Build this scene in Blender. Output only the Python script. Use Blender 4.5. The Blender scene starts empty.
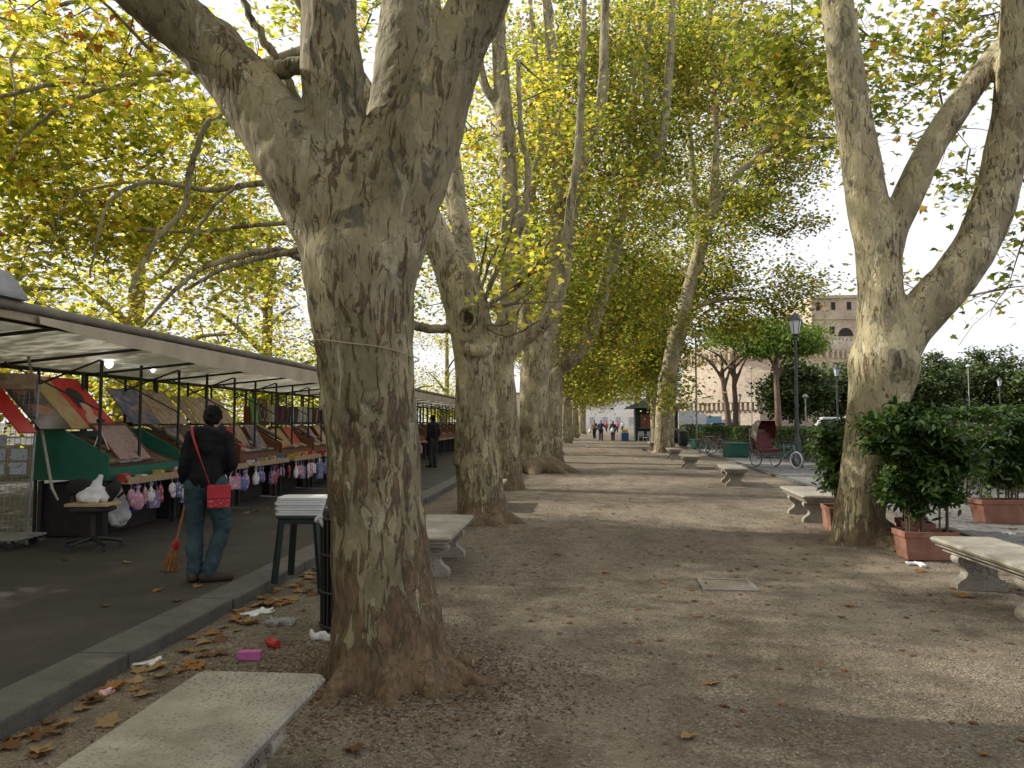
import bpy, bmesh, math, random
import numpy as np
from mathutils import Vector, Matrix, noise as mnoise
R = math.radians
random.seed(7)
RNG = np.random.default_rng(7)
scene = bpy.context.scene
COL = scene.collection

# ---------------------------------------------------------------- camera
F = 760.0
cam_d = bpy.data.cameras.new('camera'); cam = bpy.data.objects.new('camera', cam_d); COL.objects.link(cam)
cam_d.sensor_width = 36; cam_d.lens = 36*F/1024; cam_d.clip_end = 3000; cam_d.clip_start = .05
YAW = math.atan(88/F); PITCH = math.atan(38/F)
cam.location = (0, 0, 1.6); cam.rotation_euler = (R(90)+PITCH, 0, YAW)
scene.camera = cam
CM = cam.rotation_euler.to_matrix(); CO = Vector((0, 0, 1.6))
def ray(px, py): return CM @ Vector(((px-512)/F, -(py-384)/F, -1))
def at(px, py, Y):
    d = ray(px, py); return CO + d*(Y/d.y)
def gnd(px, py, z=0.0):
    d = ray(px, py); return CO + d*((z-1.6)/d.z)

# ---------------------------------------------------------------- materials
def newmat(name):
    m = bpy.data.materials.new(name); m.use_nodes = True
    nt = m.node_tree; nt.nodes.clear()
    out = nt.nodes.new('ShaderNodeOutputMaterial'); b = nt.nodes.new('ShaderNodeBsdfPrincipled')
    nt.links.new(b.outputs[0], out.inputs[0])
    return m, nt, b, out
def nd(nt, t, **kw):
    n = nt.nodes.new(t)
    for k, v in kw.items():
        if k in n.inputs.keys(): n.inputs[k].default_value = v
        else: setattr(n, k, v)
    return n
def ramp(nt, src, stops, interp='LINEAR'):
    r = nt.nodes.new('ShaderNodeValToRGB'); e = r.color_ramp.elements; r.color_ramp.interpolation = interp
    while len(e) > 1: e.remove(e[-1])
    e[0].position = stops[0][0]; e[0].color = (*stops[0][1], 1) if len(stops[0][1]) == 3 else stops[0][1]
    for p, c in stops[1:]:
        x = e.new(p); x.color = (*c, 1) if len(c) == 3 else c
    nt.links.new(src, r.inputs[0]); return r
def mixc(nt, fac, a, b, mode='MIX'):
    m = nt.nodes.new('ShaderNodeMix'); m.data_type = 'RGBA'; m.blend_type = mode
    for s, v in ((m.inputs[0], fac), (m.inputs[6], a), (m.inputs[7], b)):
        if hasattr(v, 'is_linked') or hasattr(v, 'links'): nt.links.new(v, s)
        elif isinstance(v, (int, float)): s.default_value = v
        else: s.default_value = (*v, 1)
    return m.outputs[2]
def coords(nt, kind='Object', scale=(1, 1, 1)):
    tc = nt.nodes.new('ShaderNodeTexCoord'); mp = nt.nodes.new('ShaderNodeMapping'); mp.inputs['Scale'].default_value = scale
    nt.links.new(tc.outputs[kind], mp.inputs[0]); return mp.outputs[0]
def noise(nt, co, scale, detail=4, rough=.55, dist=0):
    n = nd(nt, 'ShaderNodeTexNoise', Scale=scale, Detail=detail, Roughness=rough, Distortion=dist); nt.links.new(co, n.inputs['Vector']); return n.outputs['Fac']
def voro(nt, co, scale, feature='F1', out='Distance', rnd=1.0):
    n = nd(nt, 'ShaderNodeTexVoronoi', Scale=scale, feature=feature); n.inputs['Randomness'].default_value = rnd
    nt.links.new(co, n.inputs['Vector']); return n.outputs[out]
def bump(nt, b, h, strength=.4, dist=.02, prev=None):
    n = nd(nt, 'ShaderNodeBump', Strength=strength, Distance=dist); nt.links.new(h, n.inputs['Height'])
    if prev is not None: nt.links.new(prev.outputs[0], n.inputs['Normal'])
    nt.links.new(n.outputs[0], b.inputs['Normal']); return n
_mc = {}
def M(name, col, rough=.7, var=.18, scale=6, bmp=.0, metal=0, spec=.4, sc=(1, 1, 1)):
    if name in _mc: return _mc[name]
    m, nt, b, o = newmat(name)
    co = coords(nt, 'Object', sc); n = noise(nt, co, scale, 6, .62)
    r = ramp(nt, n, [(.3, [c*(1-var) for c in col]), (.7, [min(c*(1+var), .9) for c in col])])
    nt.links.new(r.outputs[0], b.inputs['Base Color'])
    b.inputs['Roughness'].default_value = rough; b.inputs['Metallic'].default_value = metal; b.inputs['Specular IOR Level'].default_value = spec
    if bmp: bump(nt, b, noise(nt, co, scale*5, 5, .6), bmp, .01)
    _mc[name] = m; return m
def emit(name, col, s):
    m, nt, b, o = newmat(name); e = nd(nt, 'ShaderNodeEmission', Strength=s); e.inputs[0].default_value = (*col, 1)
    nt.links.new(e.outputs[0], o.inputs[0]); return m

def bark_mat(name, low=2.2, brown=.5, tone=1.0, foot=.0):
    m, nt, b, o = newmat(name)
    co = coords(nt, 'Object'); st = coords(nt, 'Object', (1, 1, .38))
    big = noise(nt, st, 2.3, 5, .6, .6)
    base = ramp(nt, big, [(.30, (.20*tone, .174*tone, .108*tone)), (.5, (.315*tone, .274*tone, .170*tone)), (.72, (.385*tone, .348*tone, .235*tone))]).outputs[0]
    # olive and cream plates
    p1 = noise(nt, coords(nt, 'Object', (1, 1, .5)), 6.5, 3, .5, 1.2)
    f1 = ramp(nt, p1, [(.59, (0, 0, 0)), (.625, (.8, .8, .8))]).outputs[0]
    c = mixc(nt, f1, base, (.135*tone, .126*tone, .092*tone))
    p2 = noise(nt, coords(nt, 'Object', (1.1, 1.1, .42)), 9.0, 3, .5, .9)
    f2 = ramp(nt, p2, [(.59, (0, 0, 0)), (.65, (.75, .75, .75))]).outputs[0]
    c = mixc(nt, f2, c, (.44*tone, .405*tone, .295*tone))
    # shed plates: every plate its own tone, thin dark cracks round some of them
    wv = nd(nt, 'ShaderNodeTexNoise', Scale=5, Detail=4, Roughness=.6); nt.links.new(co, wv.inputs['Vector'])
    wm = mixc(nt, .16, coords(nt, 'Object', (1, 1, .42)), wv.outputs['Color'])
    pc = nd(nt, 'ShaderNodeTexVoronoi', Scale=6.5); nt.links.new(wm, pc.inputs['Vector']); ps = nd(nt, 'ShaderNodeSeparateXYZ'); nt.links.new(pc.outputs['Color'], ps.inputs[0])
    tonep = ramp(nt, ps.outputs[0], [(0, (.66, .66, .62)), (.35, (.92, .92, .90)), (.65, (1.05, 1.04, 1.0)), (1, (1.32, 1.30, 1.22))]).outputs[0]
    c = mixc(nt, .85, c, tonep, 'MULTIPLY')
    pe = voro(nt, wm, 6.5, 'DISTANCE_TO_EDGE'); pk = ramp(nt, pe, [(.012, (.55, .5, .45)), (.035, (1, 1, 1))]).outputs[0]
    c = mixc(nt, ramp(nt, noise(nt, co, 3.1, 3, .5), [(.45, (0, 0, 0)), (.6, (.9, .9, .9))]).outputs[0], c, mixc(nt, 1.0, c, pk, 'MULTIPLY'))
    # brown flaking bark, dense near the ground and at the forks
    sep = nd(nt, 'ShaderNodeSeparateXYZ'); nt.links.new(co, sep.inputs[0])
    hz = nd(nt, 'ShaderNodeMapRange'); nt.links.new(sep.outputs[2], hz.inputs[0])
    hz.inputs[1].default_value = 0; hz.inputs[2].default_value = low; hz.inputs[3].default_value = .075+.06*brown; hz.inputs[4].default_value = -.06+.02*brown
    if foot:
        hf = nd(nt, 'ShaderNodeMapRange'); nt.links.new(sep.outputs[2], hf.inputs[0]); hf.inputs[1].default_value = .05; hf.inputs[2].default_value = 1.0; hf.inputs[3].default_value = foot; hf.inputs[4].default_value = 0
        hs = nd(nt, 'ShaderNodeMath', operation='ADD'); nt.links.new(hz.outputs[0], hs.inputs[0]); nt.links.new(hf.outputs[0], hs.inputs[1]); hz = hs
    p3 = noise(nt, coords(nt, 'Object', (1, 1, .20)), 19, 8, .66, .8)
    pm = noise(nt, co, 1.5, 3, .5)
    a = nd(nt, 'ShaderNodeMath', operation='MULTIPLY_ADD'); nt.links.new(pm, a.inputs[0]); a.inputs[1].default_value = .46; nt.links.new(p3, a.inputs[2])
    a2 = nd(nt, 'ShaderNodeMath', operation='ADD'); nt.links.new(a.outputs[0], a2.inputs[0]); nt.links.new(hz.outputs[0], a2.inputs[1])
    f3 = ramp(nt, a2.outputs[0], [(.772, (0, 0, 0)), (.812, (1, 1, 1))]).outputs[0]
    brn = ramp(nt, noise(nt, coords(nt, 'Object', (1, 1, .3)), 30, 4, .6), [(.35, (.055, .032, .019)), (.7, (.185, .110, .060))]).outputs[0]
    c = mixc(nt, mixc(nt, 1.0, f3, (.8, .8, .8), 'MULTIPLY'), c, brn)
    fine = noise(nt, coords(nt, 'Object', (1, 1, .35)), 46, 5, .7)
    c = mixc(nt, .55, c, ramp(nt, fine, [(.3, (.5, .48, .45)), (.55, (1, 1, 1)), (.75, (1.0, 1.0, 1.0))]).outputs[0], 'MULTIPLY')
    nt.links.new(c, b.inputs['Base Color']); b.inputs['Roughness'].default_value = .82; b.inputs['Specular IOR Level'].default_value = .25
    h = nd(nt, 'ShaderNodeMath', operation='MULTIPLY_ADD'); nt.links.new(fine, h.inputs[0]); h.inputs[1].default_value = .35; nt.links.new(f3, h.inputs[2])
    h2 = nd(nt, 'ShaderNodeMath', operation='SUBTRACT'); nt.links.new(h.outputs[0], h2.inputs[0]); nt.links.new(f2, h2.inputs[1])
    h3 = nd(nt, 'ShaderNodeMath', operation='MULTIPLY_ADD'); nt.links.new(p3, h3.inputs[0]); h3.inputs[1].default_value = 1.2; nt.links.new(h2.outputs[0], h3.inputs[2])
    bump(nt, b, h3.outputs[0], .9, .016)
    return m

def leaf_mat(name, stops, trans=.45, rough=.5, patch=.25, pscale=.35, spec=.35, tgain=1.25):
    m, nt, b, o = newmat(name)
    g = nt.nodes.new('ShaderNodeNewGeometry')
    n = noise(nt, coords(nt, 'Object'), pscale, 3, .5)
    a = nd(nt, 'ShaderNodeMath', operation='MULTIPLY_ADD'); nt.links.new(n, a.inputs[0]); a.inputs[1].default_value = patch*2
    s = nd(nt, 'ShaderNodeMath', operation='SUBTRACT'); nt.links.new(g.outputs['Random Per Island'], s.inputs[0]); s.inputs[1].default_value = patch
    nt.links.new(s.outputs[0], a.inputs[2])
    c = ramp(nt, a.outputs[0], stops).outputs[0]
    nt.links.new(c, b.inputs['Base Color']); b.inputs['Roughness'].default_value = rough; b.inputs['Specular IOR Level'].default_value = spec
    t = nd(nt, 'ShaderNodeBsdfTranslucent'); tc = mixc(nt, 1.0, c, (tgain, tgain*1.02, tgain*.6), 'MULTIPLY'); nt.links.new(tc, t.inputs[0])
    mx = nd(nt, 'ShaderNodeMixShader'); mx.inputs[0].default_value = trans
    nt.links.new(b.outputs[0], mx.inputs[1]); nt.links.new(t.outputs[0], mx.inputs[2]); nt.links.new(mx.outputs[0], o.inputs[0])
    return m

# ---------------------------------------------------------------- mesh building
class MB:
    def __init__(s): s.v = []; s.f = []; s.m = []; s.s = []
    def add(s, vs, fs, mi=0, smooth=False):
        o = len(s.v); s.v += [tuple(v) for v in vs]
        for f in fs: s.f.append([i+o for i in f]); s.m.append(mi); s.s.append(smooth)
        return s
    def box(s, c, d, rot=None, mi=0, taper=1.0):
        x, y, z = d[0]/2, d[1]/2, d[2]/2
        vs = [Vector((sx*x*(taper if sz < 0 else 1), sy*y*(taper if sz < 0 else 1), sz*z)) for sz in (-1, 1) for sy in (-1, 1) for sx in (-1, 1)]
        if rot is not None:
            mt = rot if isinstance(rot, Matrix) else Matrix.Rotation(rot, 3, 'Z'); vs = [mt @ v for v in vs]
        vs = [v+Vector(c) for v in vs]
        return s.add(vs, [(0, 2, 3, 1), (4, 5, 7, 6), (0, 1, 5, 4), (2, 6, 7, 3), (0, 4, 6, 2), (1, 3, 7, 5)], mi)
    def bar(s, a, b, w, h=None, mi=0):
        a, b = Vector(a), Vector(b); d = b-a; h = h or w
        q = d.to_track_quat('Z', 'Y').to_matrix()
        return s.box((a+b)/2, (w, h, d.length), q, mi)
    def tube(s, pts, rad, seg=8, mi=0, cap=True):
        pts = [Vector(p) for p in pts]; n = len(pts)
        if isinstance(rad, (int, float)): rad = [rad]*n
        vs = []; fs = []; up = None
        for i in range(n):
            t = (pts[min(i+1, n-1)]-pts[max(i-1, 0)]).normalized()
            if up is None: up = t.orthogonal().normalized()
            up = (up-t*up.dot(t)); up = up.normalized() if up.length > 1e-6 else t.orthogonal().normalized()
            w = t.cross(up)
            for k in range(seg):
                a = 2*math.pi*k/seg; vs.append(pts[i]+(up*math.cos(a)+w*math.sin(a))*rad[i])
        for i in range(n-1):
            for k in range(seg):
                k2 = (k+1) % seg; fs.append((i*seg+k, i*seg+k2, (i+1)*seg+k2, (i+1)*seg+k))
        s.add(vs, fs, mi, True)
        if cap:
            s.add(vs[:seg], [tuple(range(seg-1, -1, -1))], mi); s.add(vs[-seg:], [tuple(range(seg))], mi)
        return s
    def cyl(s, a, b, r0, r1=None, seg=12, mi=0): return s.tube([a, b], [r0, r0 if r1 is None else r1], seg, mi)
    def lathe(s, prof, c=(0, 0, 0), seg=20, mi=0, smooth=True):
        vs = [(c[0]+r*math.cos(2*math.pi*k/seg), c[1]+r*math.sin(2*math.pi*k/seg), c[2]+z) for r, z in prof for k in range(seg)]
        fs = [(i*seg+k, i*seg+(k+1) % seg, (i+1)*seg+(k+1) % seg, (i+1)*seg+k) for i in range(len(prof)-1) for k in range(seg)]
        s.add(vs, fs, mi, smooth)
        s.add(vs[:seg], [tuple(range(seg-1, -1, -1))], mi); s.add(vs[-seg:], [tuple(range(seg))], mi); return s
    def prism(s, poly, fn, t0, t1, mi=0):
        n = len(poly); vs = [fn(a, b, t0) for a, b in poly]+[fn(a, b, t1) for a, b in poly]
        s.add(vs, [tuple(range(n-1, -1, -1)), tuple(range(n, 2*n))]+[(i, (i+1) % n, n+(i+1) % n, n+i) for i in range(n)], mi); return s
    def ell(s, c, r, seg=12, rings=8, mi=0, rot=None):
        vs = []; fs = []
        for i in range(rings+1):
            t = math.pi*i/rings
            for k in range(seg):
                a = 2*math.pi*k/seg; v = Vector((r[0]*math.sin(t)*math.cos(a), r[1]*math.sin(t)*math.sin(a), r[2]*math.cos(t)))
                if rot is not None: v = rot @ v
                vs.append(v+Vector(c))
        for i in range(rings):
            for k in range(seg):
                k2 = (k+1) % seg
                fs.append((i*seg+k, (i+1)*seg+k, (i+1)*seg+k2, i*seg+k2))
        return s.add(vs, fs, mi, True)
    def mesh(s, name, mats, bevel=0, weld=False):
        me = bpy.data.meshes.new(name); me.from_pydata(s.v, [], s.f); me.update()
        me.polygons.foreach_set('material_index', s.m); me.polygons.foreach_set('use_smooth', s.s)
        for m in (mats if isinstance(mats, (list, tuple)) else [mats]): me.materials.append(m)
        bm = bmesh.new(); bm.from_mesh(me)
        if weld: bmesh.ops.remove_doubles(bm, verts=bm.verts, dist=1e-5)
        bmesh.ops.recalc_face_normals(bm, faces=bm.faces)
        if bevel:
            bmesh.ops.remove_doubles(bm, verts=bm.verts, dist=1e-5)
            es = [e for e in bm.edges if len(e.link_faces) == 2 and e.calc_face_angle(0) > .6]
            bmesh.ops.bevel(bm, geom=es, offset=bevel, segments=2, affect='EDGES', profile=.6, clamp_overlap=True)
        bm.to_mesh(me); bm.free(); return me
    def build(s, name, mats, parent=None, bevel=0, weld=False, loc=None, rz=None):
        o = bpy.data.objects.new(name, s.mesh(name, mats, bevel, weld)); COL.objects.link(o)
        if parent: o.parent = parent
        if loc is not None: o.location = loc
        if rz is not None: o.rotation_euler.z = rz
        return o
def tag(o, label=None, cat=None, group=None, kind=None):
    if label: o['label'] = label
    if cat: o['category'] = cat
    if group: o['group'] = group
    if kind: o['kind'] = kind
    return o
def thing(name, label, cat, loc=(0, 0, 0), rz=0, group=None):
    o = bpy.data.objects.new(name, None); COL.objects.link(o); o.empty_display_size = .1
    o.location = loc; o.rotation_euler.z = rz; return tag(o, label, cat, group)
KIDS = {}
def copy_tree(o, loc=None, rz=None, label=None, parent=None):
    c = o.copy(); COL.objects.link(c)
    if parent: c.parent = parent
    if loc is not None: c.location = loc
    if rz is not None: c.rotation_euler.z = rz
    if label: c['label'] = label
    for ch in list(o.children): copy_tree(ch, parent=c)
    return c
def link(name, me, parent=None, loc=None, rz=None):
    o = bpy.data.objects.new(name, me); COL.objects.link(o)
    if parent: o.parent = parent
    if loc is not None: o.location = loc
    if rz is not None: o.rotation_euler.z = rz
    return o

def spline(pts, per=6):
    """pts: [(Vector, r)] -> denser Catmull-Rom list"""
    out = []; n = len(pts)
    for i in range(n-1):
        p0, p1, p2, p3 = pts[max(i-1, 0)], pts[i], pts[i+1], pts[min(i+2, n-1)]
        for k in range(per):
            t = k/per
            def cr(a, b, c, d): return .5*((2*b)+(c-a)*t+(2*a-5*b+4*c-d)*t*t+(3*b-3*c+d-a)*t*t*t)
            out.append((cr(p0[0], p1[0], p2[0], p3[0]), max(.003, cr(p0[1], p1[1], p2[1], p3[1]))))
    out.append(pts[-1]); return out
def blob(chains, voxel, smooth=4, extra=None, mats=(), name='blob', lump=0, lscale=2.0, per=6, seg=14):
    """union of tapered round chains as one continuous remeshed surface"""
    mb = MB()
    for ch in chains:
        sp = spline(ch, per) if len(ch) > 1 else ch
        # rounded ends
        p, r = sp[0]; q, r2 = sp[-1]
        if len(sp) > 1:
            d0 = (sp[0][0]-sp[1][0]).normalized(); d1 = (sp[-1][0]-sp[-2][0]).normalized()
            pts = [p+d0*r*.8, p+d0*r*.5]+[a for a, b in sp]+[q+d1*r2*.5, q+d1*r2*.8]
            rs = [r*.45, r*.8]+[b for a, b in sp]+[r2*.8, r2*.45]
            mb.tube(pts, rs, seg)
    if extra: extra(mb)
    me = bpy.data.meshes.new(name); me.from_pydata(mb.v, [], mb.f); me.update()
    bm = bmesh.new(); bm.from_mesh(me); bmesh.ops.remove_doubles(bm, verts=bm.verts, dist=1e-5); bmesh.ops.recalc_face_normals(bm, faces=bm.faces); bm.to_mesh(me); bm.free()
    o = bpy.data.objects.new('tmp', me); COL.objects.link(o)
    md = o.modifiers.new('r', 'REMESH'); md.mode = 'VOXEL'; md.voxel_size = voxel; md.use_smooth_shade = True
    if smooth:
        sm = o.modifiers.new('s', 'SMOOTH'); sm.iterations = smooth; sm.factor = .5
    dg = bpy.context.evaluated_depsgraph_get(); ev = o.evaluated_get(dg)
    out = bpy.data.meshes.new_from_object(ev, depsgraph=dg); out.name = name
    bpy.data.objects.remove(o); bpy.data.meshes.remove(me)
    if lump:
        n = len(out.vertices); co = np.empty(n*3); out.vertices.foreach_get('co', co); co = co.reshape(-1, 3)
        no = np.empty(n*3); out.vertices.foreach_get('normal', no); no = no.reshape(-1, 3)
        for i in range(n):
            v = Vector(co[i]); h = mnoise.noise(v*lscale)+.5*mnoise.noise(v*lscale*2.7)+.25*mnoise.noise(Vector((v.x, v.y, v.z*.4))*lscale*7)
            co[i] += no[i]*lump*h
        out.vertices.foreach_set('co', co.ravel())
    out.polygons.foreach_set('use_smooth', [True]*len(out.polygons))
    out.materials.clear()
    for m in mats: out.materials.append(m)
    out.update(); return out

# ---------------------------------------------------------------- leaves
LOBED = np.array([(0, 0, 0), (.16, .02, .02), (.42, -.10, -.05), (.30, .16, .03), (.55, .34, -.07), (.27, .42, .02), (.20, .62, .0), (0, 1.0, -.10),
                  (-.20, .62, .0), (-.27, .42, .02), (-.55, .34, -.07), (-.30, .16, .03), (-.42, -.10, -.05), (-.16, .02, .02)])
KITE = np.array([(0, 0, 0), (.38, .22, -.05), (.30, .62, -.03), (0, 1.0, -.1), (-.30, .62, -.03), (-.38, .22, -.05)])
LAUREL = np.array([(0, 0, 0), (.17, .30, .03), (.15, .65, .02), (0, 1.0, -.12), (-.15, .65, .02), (-.17, .30, .03)])
def leaf_mesh(name, pos, size, mat, shape=LOBED, flat=.5, droop=.35, rng=RNG, svar=.35):
    """one free leaf face per position: flat = how far the blades lie level"""
    pos = np.asarray(pos, dtype=float); n = len(pos); k = len(shape)
    nrm = rng.normal(size=(n, 3)); nrm[:, 2] = np.abs(nrm[:, 2])+flat*2.0; nrm /= np.linalg.norm(nrm, axis=1)[:, None]
    t = rng.normal(size=(n, 3)); t[:, 2] -= droop*2; t -= nrm*(t*nrm).sum(1)[:, None]; t /= np.linalg.norm(t, axis=1)[:, None]
    s = np.cross(t, nrm); sz = size*(1-svar+2*svar*rng.random(n))
    sh = np.broadcast_to(shape, (n, k, 3)).copy(); sh[:, :, 2] *= (rng.random(n)*2.2-.4)[:, None]
    v = pos[:, None, :]+sz[:, None, None]*(sh[:, :, 0:1]*s[:, None, :]+sh[:, :, 1:2]*t[:, None, :]+sh[:, :, 2:3]*nrm[:, None, :])
    me = bpy.data.meshes.new(name); me.vertices.add(n*k); me.vertices.foreach_set('co', v.ravel())
    me.loops.add(n*k); me.loops.foreach_set('vertex_index', np.arange(n*k, dtype=np.int32))
    me.polygons.add(n); me.polygons.foreach_set('loop_start', np.arange(n, dtype=np.int32)*k)
    me.polygons.foreach_set('loop_total', np.full(n, k, dtype=np.int32)) if False else None
    me.update(calc_edges=True); me.materials.append(mat); return me
def in_ell(n, c, r, rng=RNG, shell=.55):
    d = rng.normal(size=(n, 3)); d /= np.linalg.norm(d, axis=1)[:, None]
    q = rng.random(n)**shell
    return np.array(c)+d*q[:, None]*np.array(r)
def clumps(ells, per, sig, rng=RNG):
    """ells: [(centre, radii, number of clumps)] -> clump centres and leaf positions"""
    cs = np.concatenate([in_ell(k, c, r, rng) for c, r, k in ells]); out = []
    for c in cs:
        m = max(3, int(per*(.4+1.2*rng.random()))); sc = sig*(.6+.8*rng.random())
        out.append(c+rng.normal(size=(m, 3))*np.array((sc, sc, sc*.62)))
    return cs, np.concatenate(out)
# ---------------------------------------------------------------- light
SUN = Vector((-.80, .16, .57)).normalized()
EL = math.asin(SUN.z); AZ = math.atan2(SUN.x, SUN.y)
world = bpy.data.worlds.new('World'); scene.world = world; world.use_nodes = True
nt = world.node_tree; nt.nodes.clear()
wo = nt.nodes.new('ShaderNodeOutputWorld'); bg = nt.nodes.new('ShaderNodeBackground'); nt.links.new(bg.outputs[0], wo.inputs[0])
sky = nt.nodes.new('ShaderNodeTexSky'); sky.sky_type = 'NISHITA'; sky.sun_disc = False
sky.sun_elevation = EL; sky.sun_rotation = AZ; sky.air_density = 1.0; sky.dust_density = 1.5; sky.ozone_density = 1.2
tc = nt.nodes.new('ShaderNodeTexCoord'); mp = nt.nodes.new('ShaderNodeMapping'); mp.inputs['Scale'].default_value = (1, 1, 2.6)
nt.links.new(tc.outputs['Generated'], mp.inputs[0])
cn = nd(nt, 'ShaderNodeTexNoise', Scale=2.1, Detail=7, Roughness=.58, Distortion=.3); nt.links.new(mp.outputs[0], cn.inputs['Vector'])
cf = ramp(nt, cn.outputs['Fac'], [(.30, (0, 0, 0)), (.42, (1, 1, 1))]).outputs[0]
cc = mixc(nt, cf, sky.outputs[0], (10.4, 10.5, 11.2))
nt.links.new(cc, bg.inputs[0]); bg.inputs[1].default_value = .08
sd = bpy.data.lights.new('sun', 'SUN'); sd.energy = 5.0; sd.angle = R(1.0); sd.color = (1, .93, .82)
so = bpy.data.objects.new('sun', sd); COL.objects.link(so); so.rotation_euler = SUN.to_track_quat('Z', 'Y').to_euler()
vs = scene.view_settings; vs.view_transform = 'Standard'; vs.look = 'None'; vs.gamma = 1; vs.exposure = .36; vs.use_curve_mapping = False
scene.render.engine = 'CYCLES'
cy = scene.cycles; cy.max_bounces = 7; cy.diffuse_bounces = 4; cy.glossy_bounces = 2; cy.transmission_bounces = 4; cy.transparent_max_bounces = 4
cy.use_denoising = True; cy.caustics_reflective = False; cy.caustics_refractive = False

# ---------------------------------------------------------------- ground
AL = R(2.26)                                    # the kerb and the bookstalls run this far off the path's line
UX = Vector((math.cos(AL), math.sin(AL), 0)); UY = Vector((-math.sin(AL), math.cos(AL), 0))
def st(w, u, z=0.0): return Vector((0, 0, z))+UX*w+UY*u
def sheet(name, poly, mat, z, kind='structure'):
    me = bpy.data.meshes.new(name); me.from_pydata([(x, y, z) for x, y in poly], [], [tuple(range(len(poly)))]); me.update(); me.materials.append(mat)
    if me.polygons[0].normal.z < 0: me.flip_normals()
    return tag(link(name, me), kind=kind)

# gravel
g, nt, b, o = newmat('gravel')
co = coords(nt, 'Object')
v1 = voro(nt, co, 84, out='Color'); vd = voro(nt, co, 84)
sx = nd(nt, 'ShaderNodeSeparateXYZ'); nt.links.new(v1, sx.inputs[0])
st1 = ramp(nt, sx.outputs[0], [(.0, (.085, .066, .047)), (.35, (.15, .120, .087)), (.7, (.210, .180, .134)), (1, (.345, .305, .24))]).outputs[0]
soil = ramp(nt, noise(nt, co, 9, 6, .65), [(.3, (.088, .068, .047)), (.7, (.174, .146, .106))]).outputs[0]
cov = ramp(nt, noise(nt, co, 3.2, 5, .6), [(.36, (.25, .25, .25)), (.6, (.8, .8, .8))]).outputs[0]
c = mixc(nt, cov, soil, st1)
# pale trodden patches and damp dark ones, each with a shape of its own
pt = ramp(nt, noise(nt, coords(nt, 'Object', (1, .55, 1)), .62, 6, .62, .4), [(.5, (0, 0, 0)), (.66, (1, 1, 1))]).outputs[0]
c = mixc(nt, pt, c, mixc(nt, .55, c, (.31, .26, .19)))
dk = ramp(nt, noise(nt, coords(nt, 'Object', (1.2, .5, 1)), 1.1, 6, .65, .5), [(.5, (1, 1, 1)), (.72, (.62, .58, .54))]).outputs[0]
c = mixc(nt, 1.0, c, dk, 'MULTIPLY')
nt.links.new(c, b.inputs['Base Color']); b.inputs['Roughness'].default_value = .93; b.inputs['Specular IOR Level'].default_value = .2
b1 = bump(nt, b, noise(nt, co, 7, 6, .7), .5, .05)
iv = nd(nt, 'ShaderNodeMath', operation='SUBTRACT'); iv.inputs[0].default_value = 1; nt.links.new(vd, iv.inputs[1])
bump(nt, b, iv.outputs[0], .65, .012, b1)
GRAVEL = g
sheet('ground', [(-900, -60), (900, -60), (900, 1500), (-900, 1500)], M('far_earth', (.13, .115, .08), .95, .3, .15), -.006)
# the trodden gravel path, a fine grid with real hollows close to the camera
def grid(name, x0, x1, y0, y1, nx, ny, mat, fn):
    xs = np.linspace(x0, x1, nx); ys = np.linspace(y0, y1, ny)
    vs = [(x, y, fn(x, y)) for y in ys for x in xs]
    fs = [(j*nx+i, j*nx+i+1, (j+1)*nx+i+1, (j+1)*nx+i) for j in range(ny-1) for i in range(nx-1)]
    me = bpy.data.meshes.new(name); me.from_pydata(vs, [], fs); me.update(); me.materials.append(mat)
    me.polygons.foreach_set('use_smooth', [True]*len(fs)); return tag(link(name, me), kind='structure')
def gz(x, y):
    h = .018*mnoise.noise(Vector((x*.5, y*.5, 0)))+.010*mnoise.noise(Vector((x*1.7, y*1.7, 3)))+.005*mnoise.noise(Vector((x*5, y*5, 7)))
    # a slight mound round the tree bases
    for tx, ty, s in ((-1.3, 4.62, 1.0), (-1.8, 11.8, .8), (3.5, 10.3, .8)):
        d2 = (x-tx)**2+(y-ty)**2; h += .05*s*math.exp(-d2/.9)
    return .022+h
grid('gravel_path', -6, 5.2, -3, 14, 150, 220, GRAVEL, gz)
sheet('path', [(-6, 14), (5.2, 14), (7, 90), (7, 140), (-9, 140), (-9, 30)], GRAVEL, .012)

# asphalt strip in front of the stalls, raised behind its kerb
a, nt, b, o = newmat('old_asphalt'); co = coords(nt, 'Object')
c = ramp(nt, noise(nt, co, 1.3, 7, .68), [(.3, (.021, .018, .0155)), (.55, (.042, .036, .030)), (.7, (.060, .053, .045))]).outputs[0]
gr = ramp(nt, noise(nt, co, 190, 2, .6), [(.4, (.65, .65, .65)), (.7, (1.5, 1.45, 1.4))]).outputs[0]
c = mixc(nt, .8, c, gr, 'MULTIPLY')
crk = ramp(nt, voro(nt, coords(nt, 'Object', (1, .6, 1)), .55, 'DISTANCE_TO_EDGE'), [(.002, (.8, .8, .8)), (.006, (1, 1, 1))]).outputs[0]
c = mixc(nt, .8, c, crk, 'MULTIPLY')
nt.links.new(c, b.inputs['Base Color']); b.inputs['Roughness'].default_value = .85
bump(nt, b, noise(nt, co, 150, 3, .7), .4, .006); ASPH = a
KW = -2.80
p = [st(KW-.34, -8), st(KW-.34, 140), st(-15, 140), st(-15, -8)]
mb = MB(); mb.prism([(q.x, q.y) for q in p], lambda a, b, t: Vector((a, b, t)), -.02, .115)
tag(mb.build('stall_pavement', ASPH), kind='structure')
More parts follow.
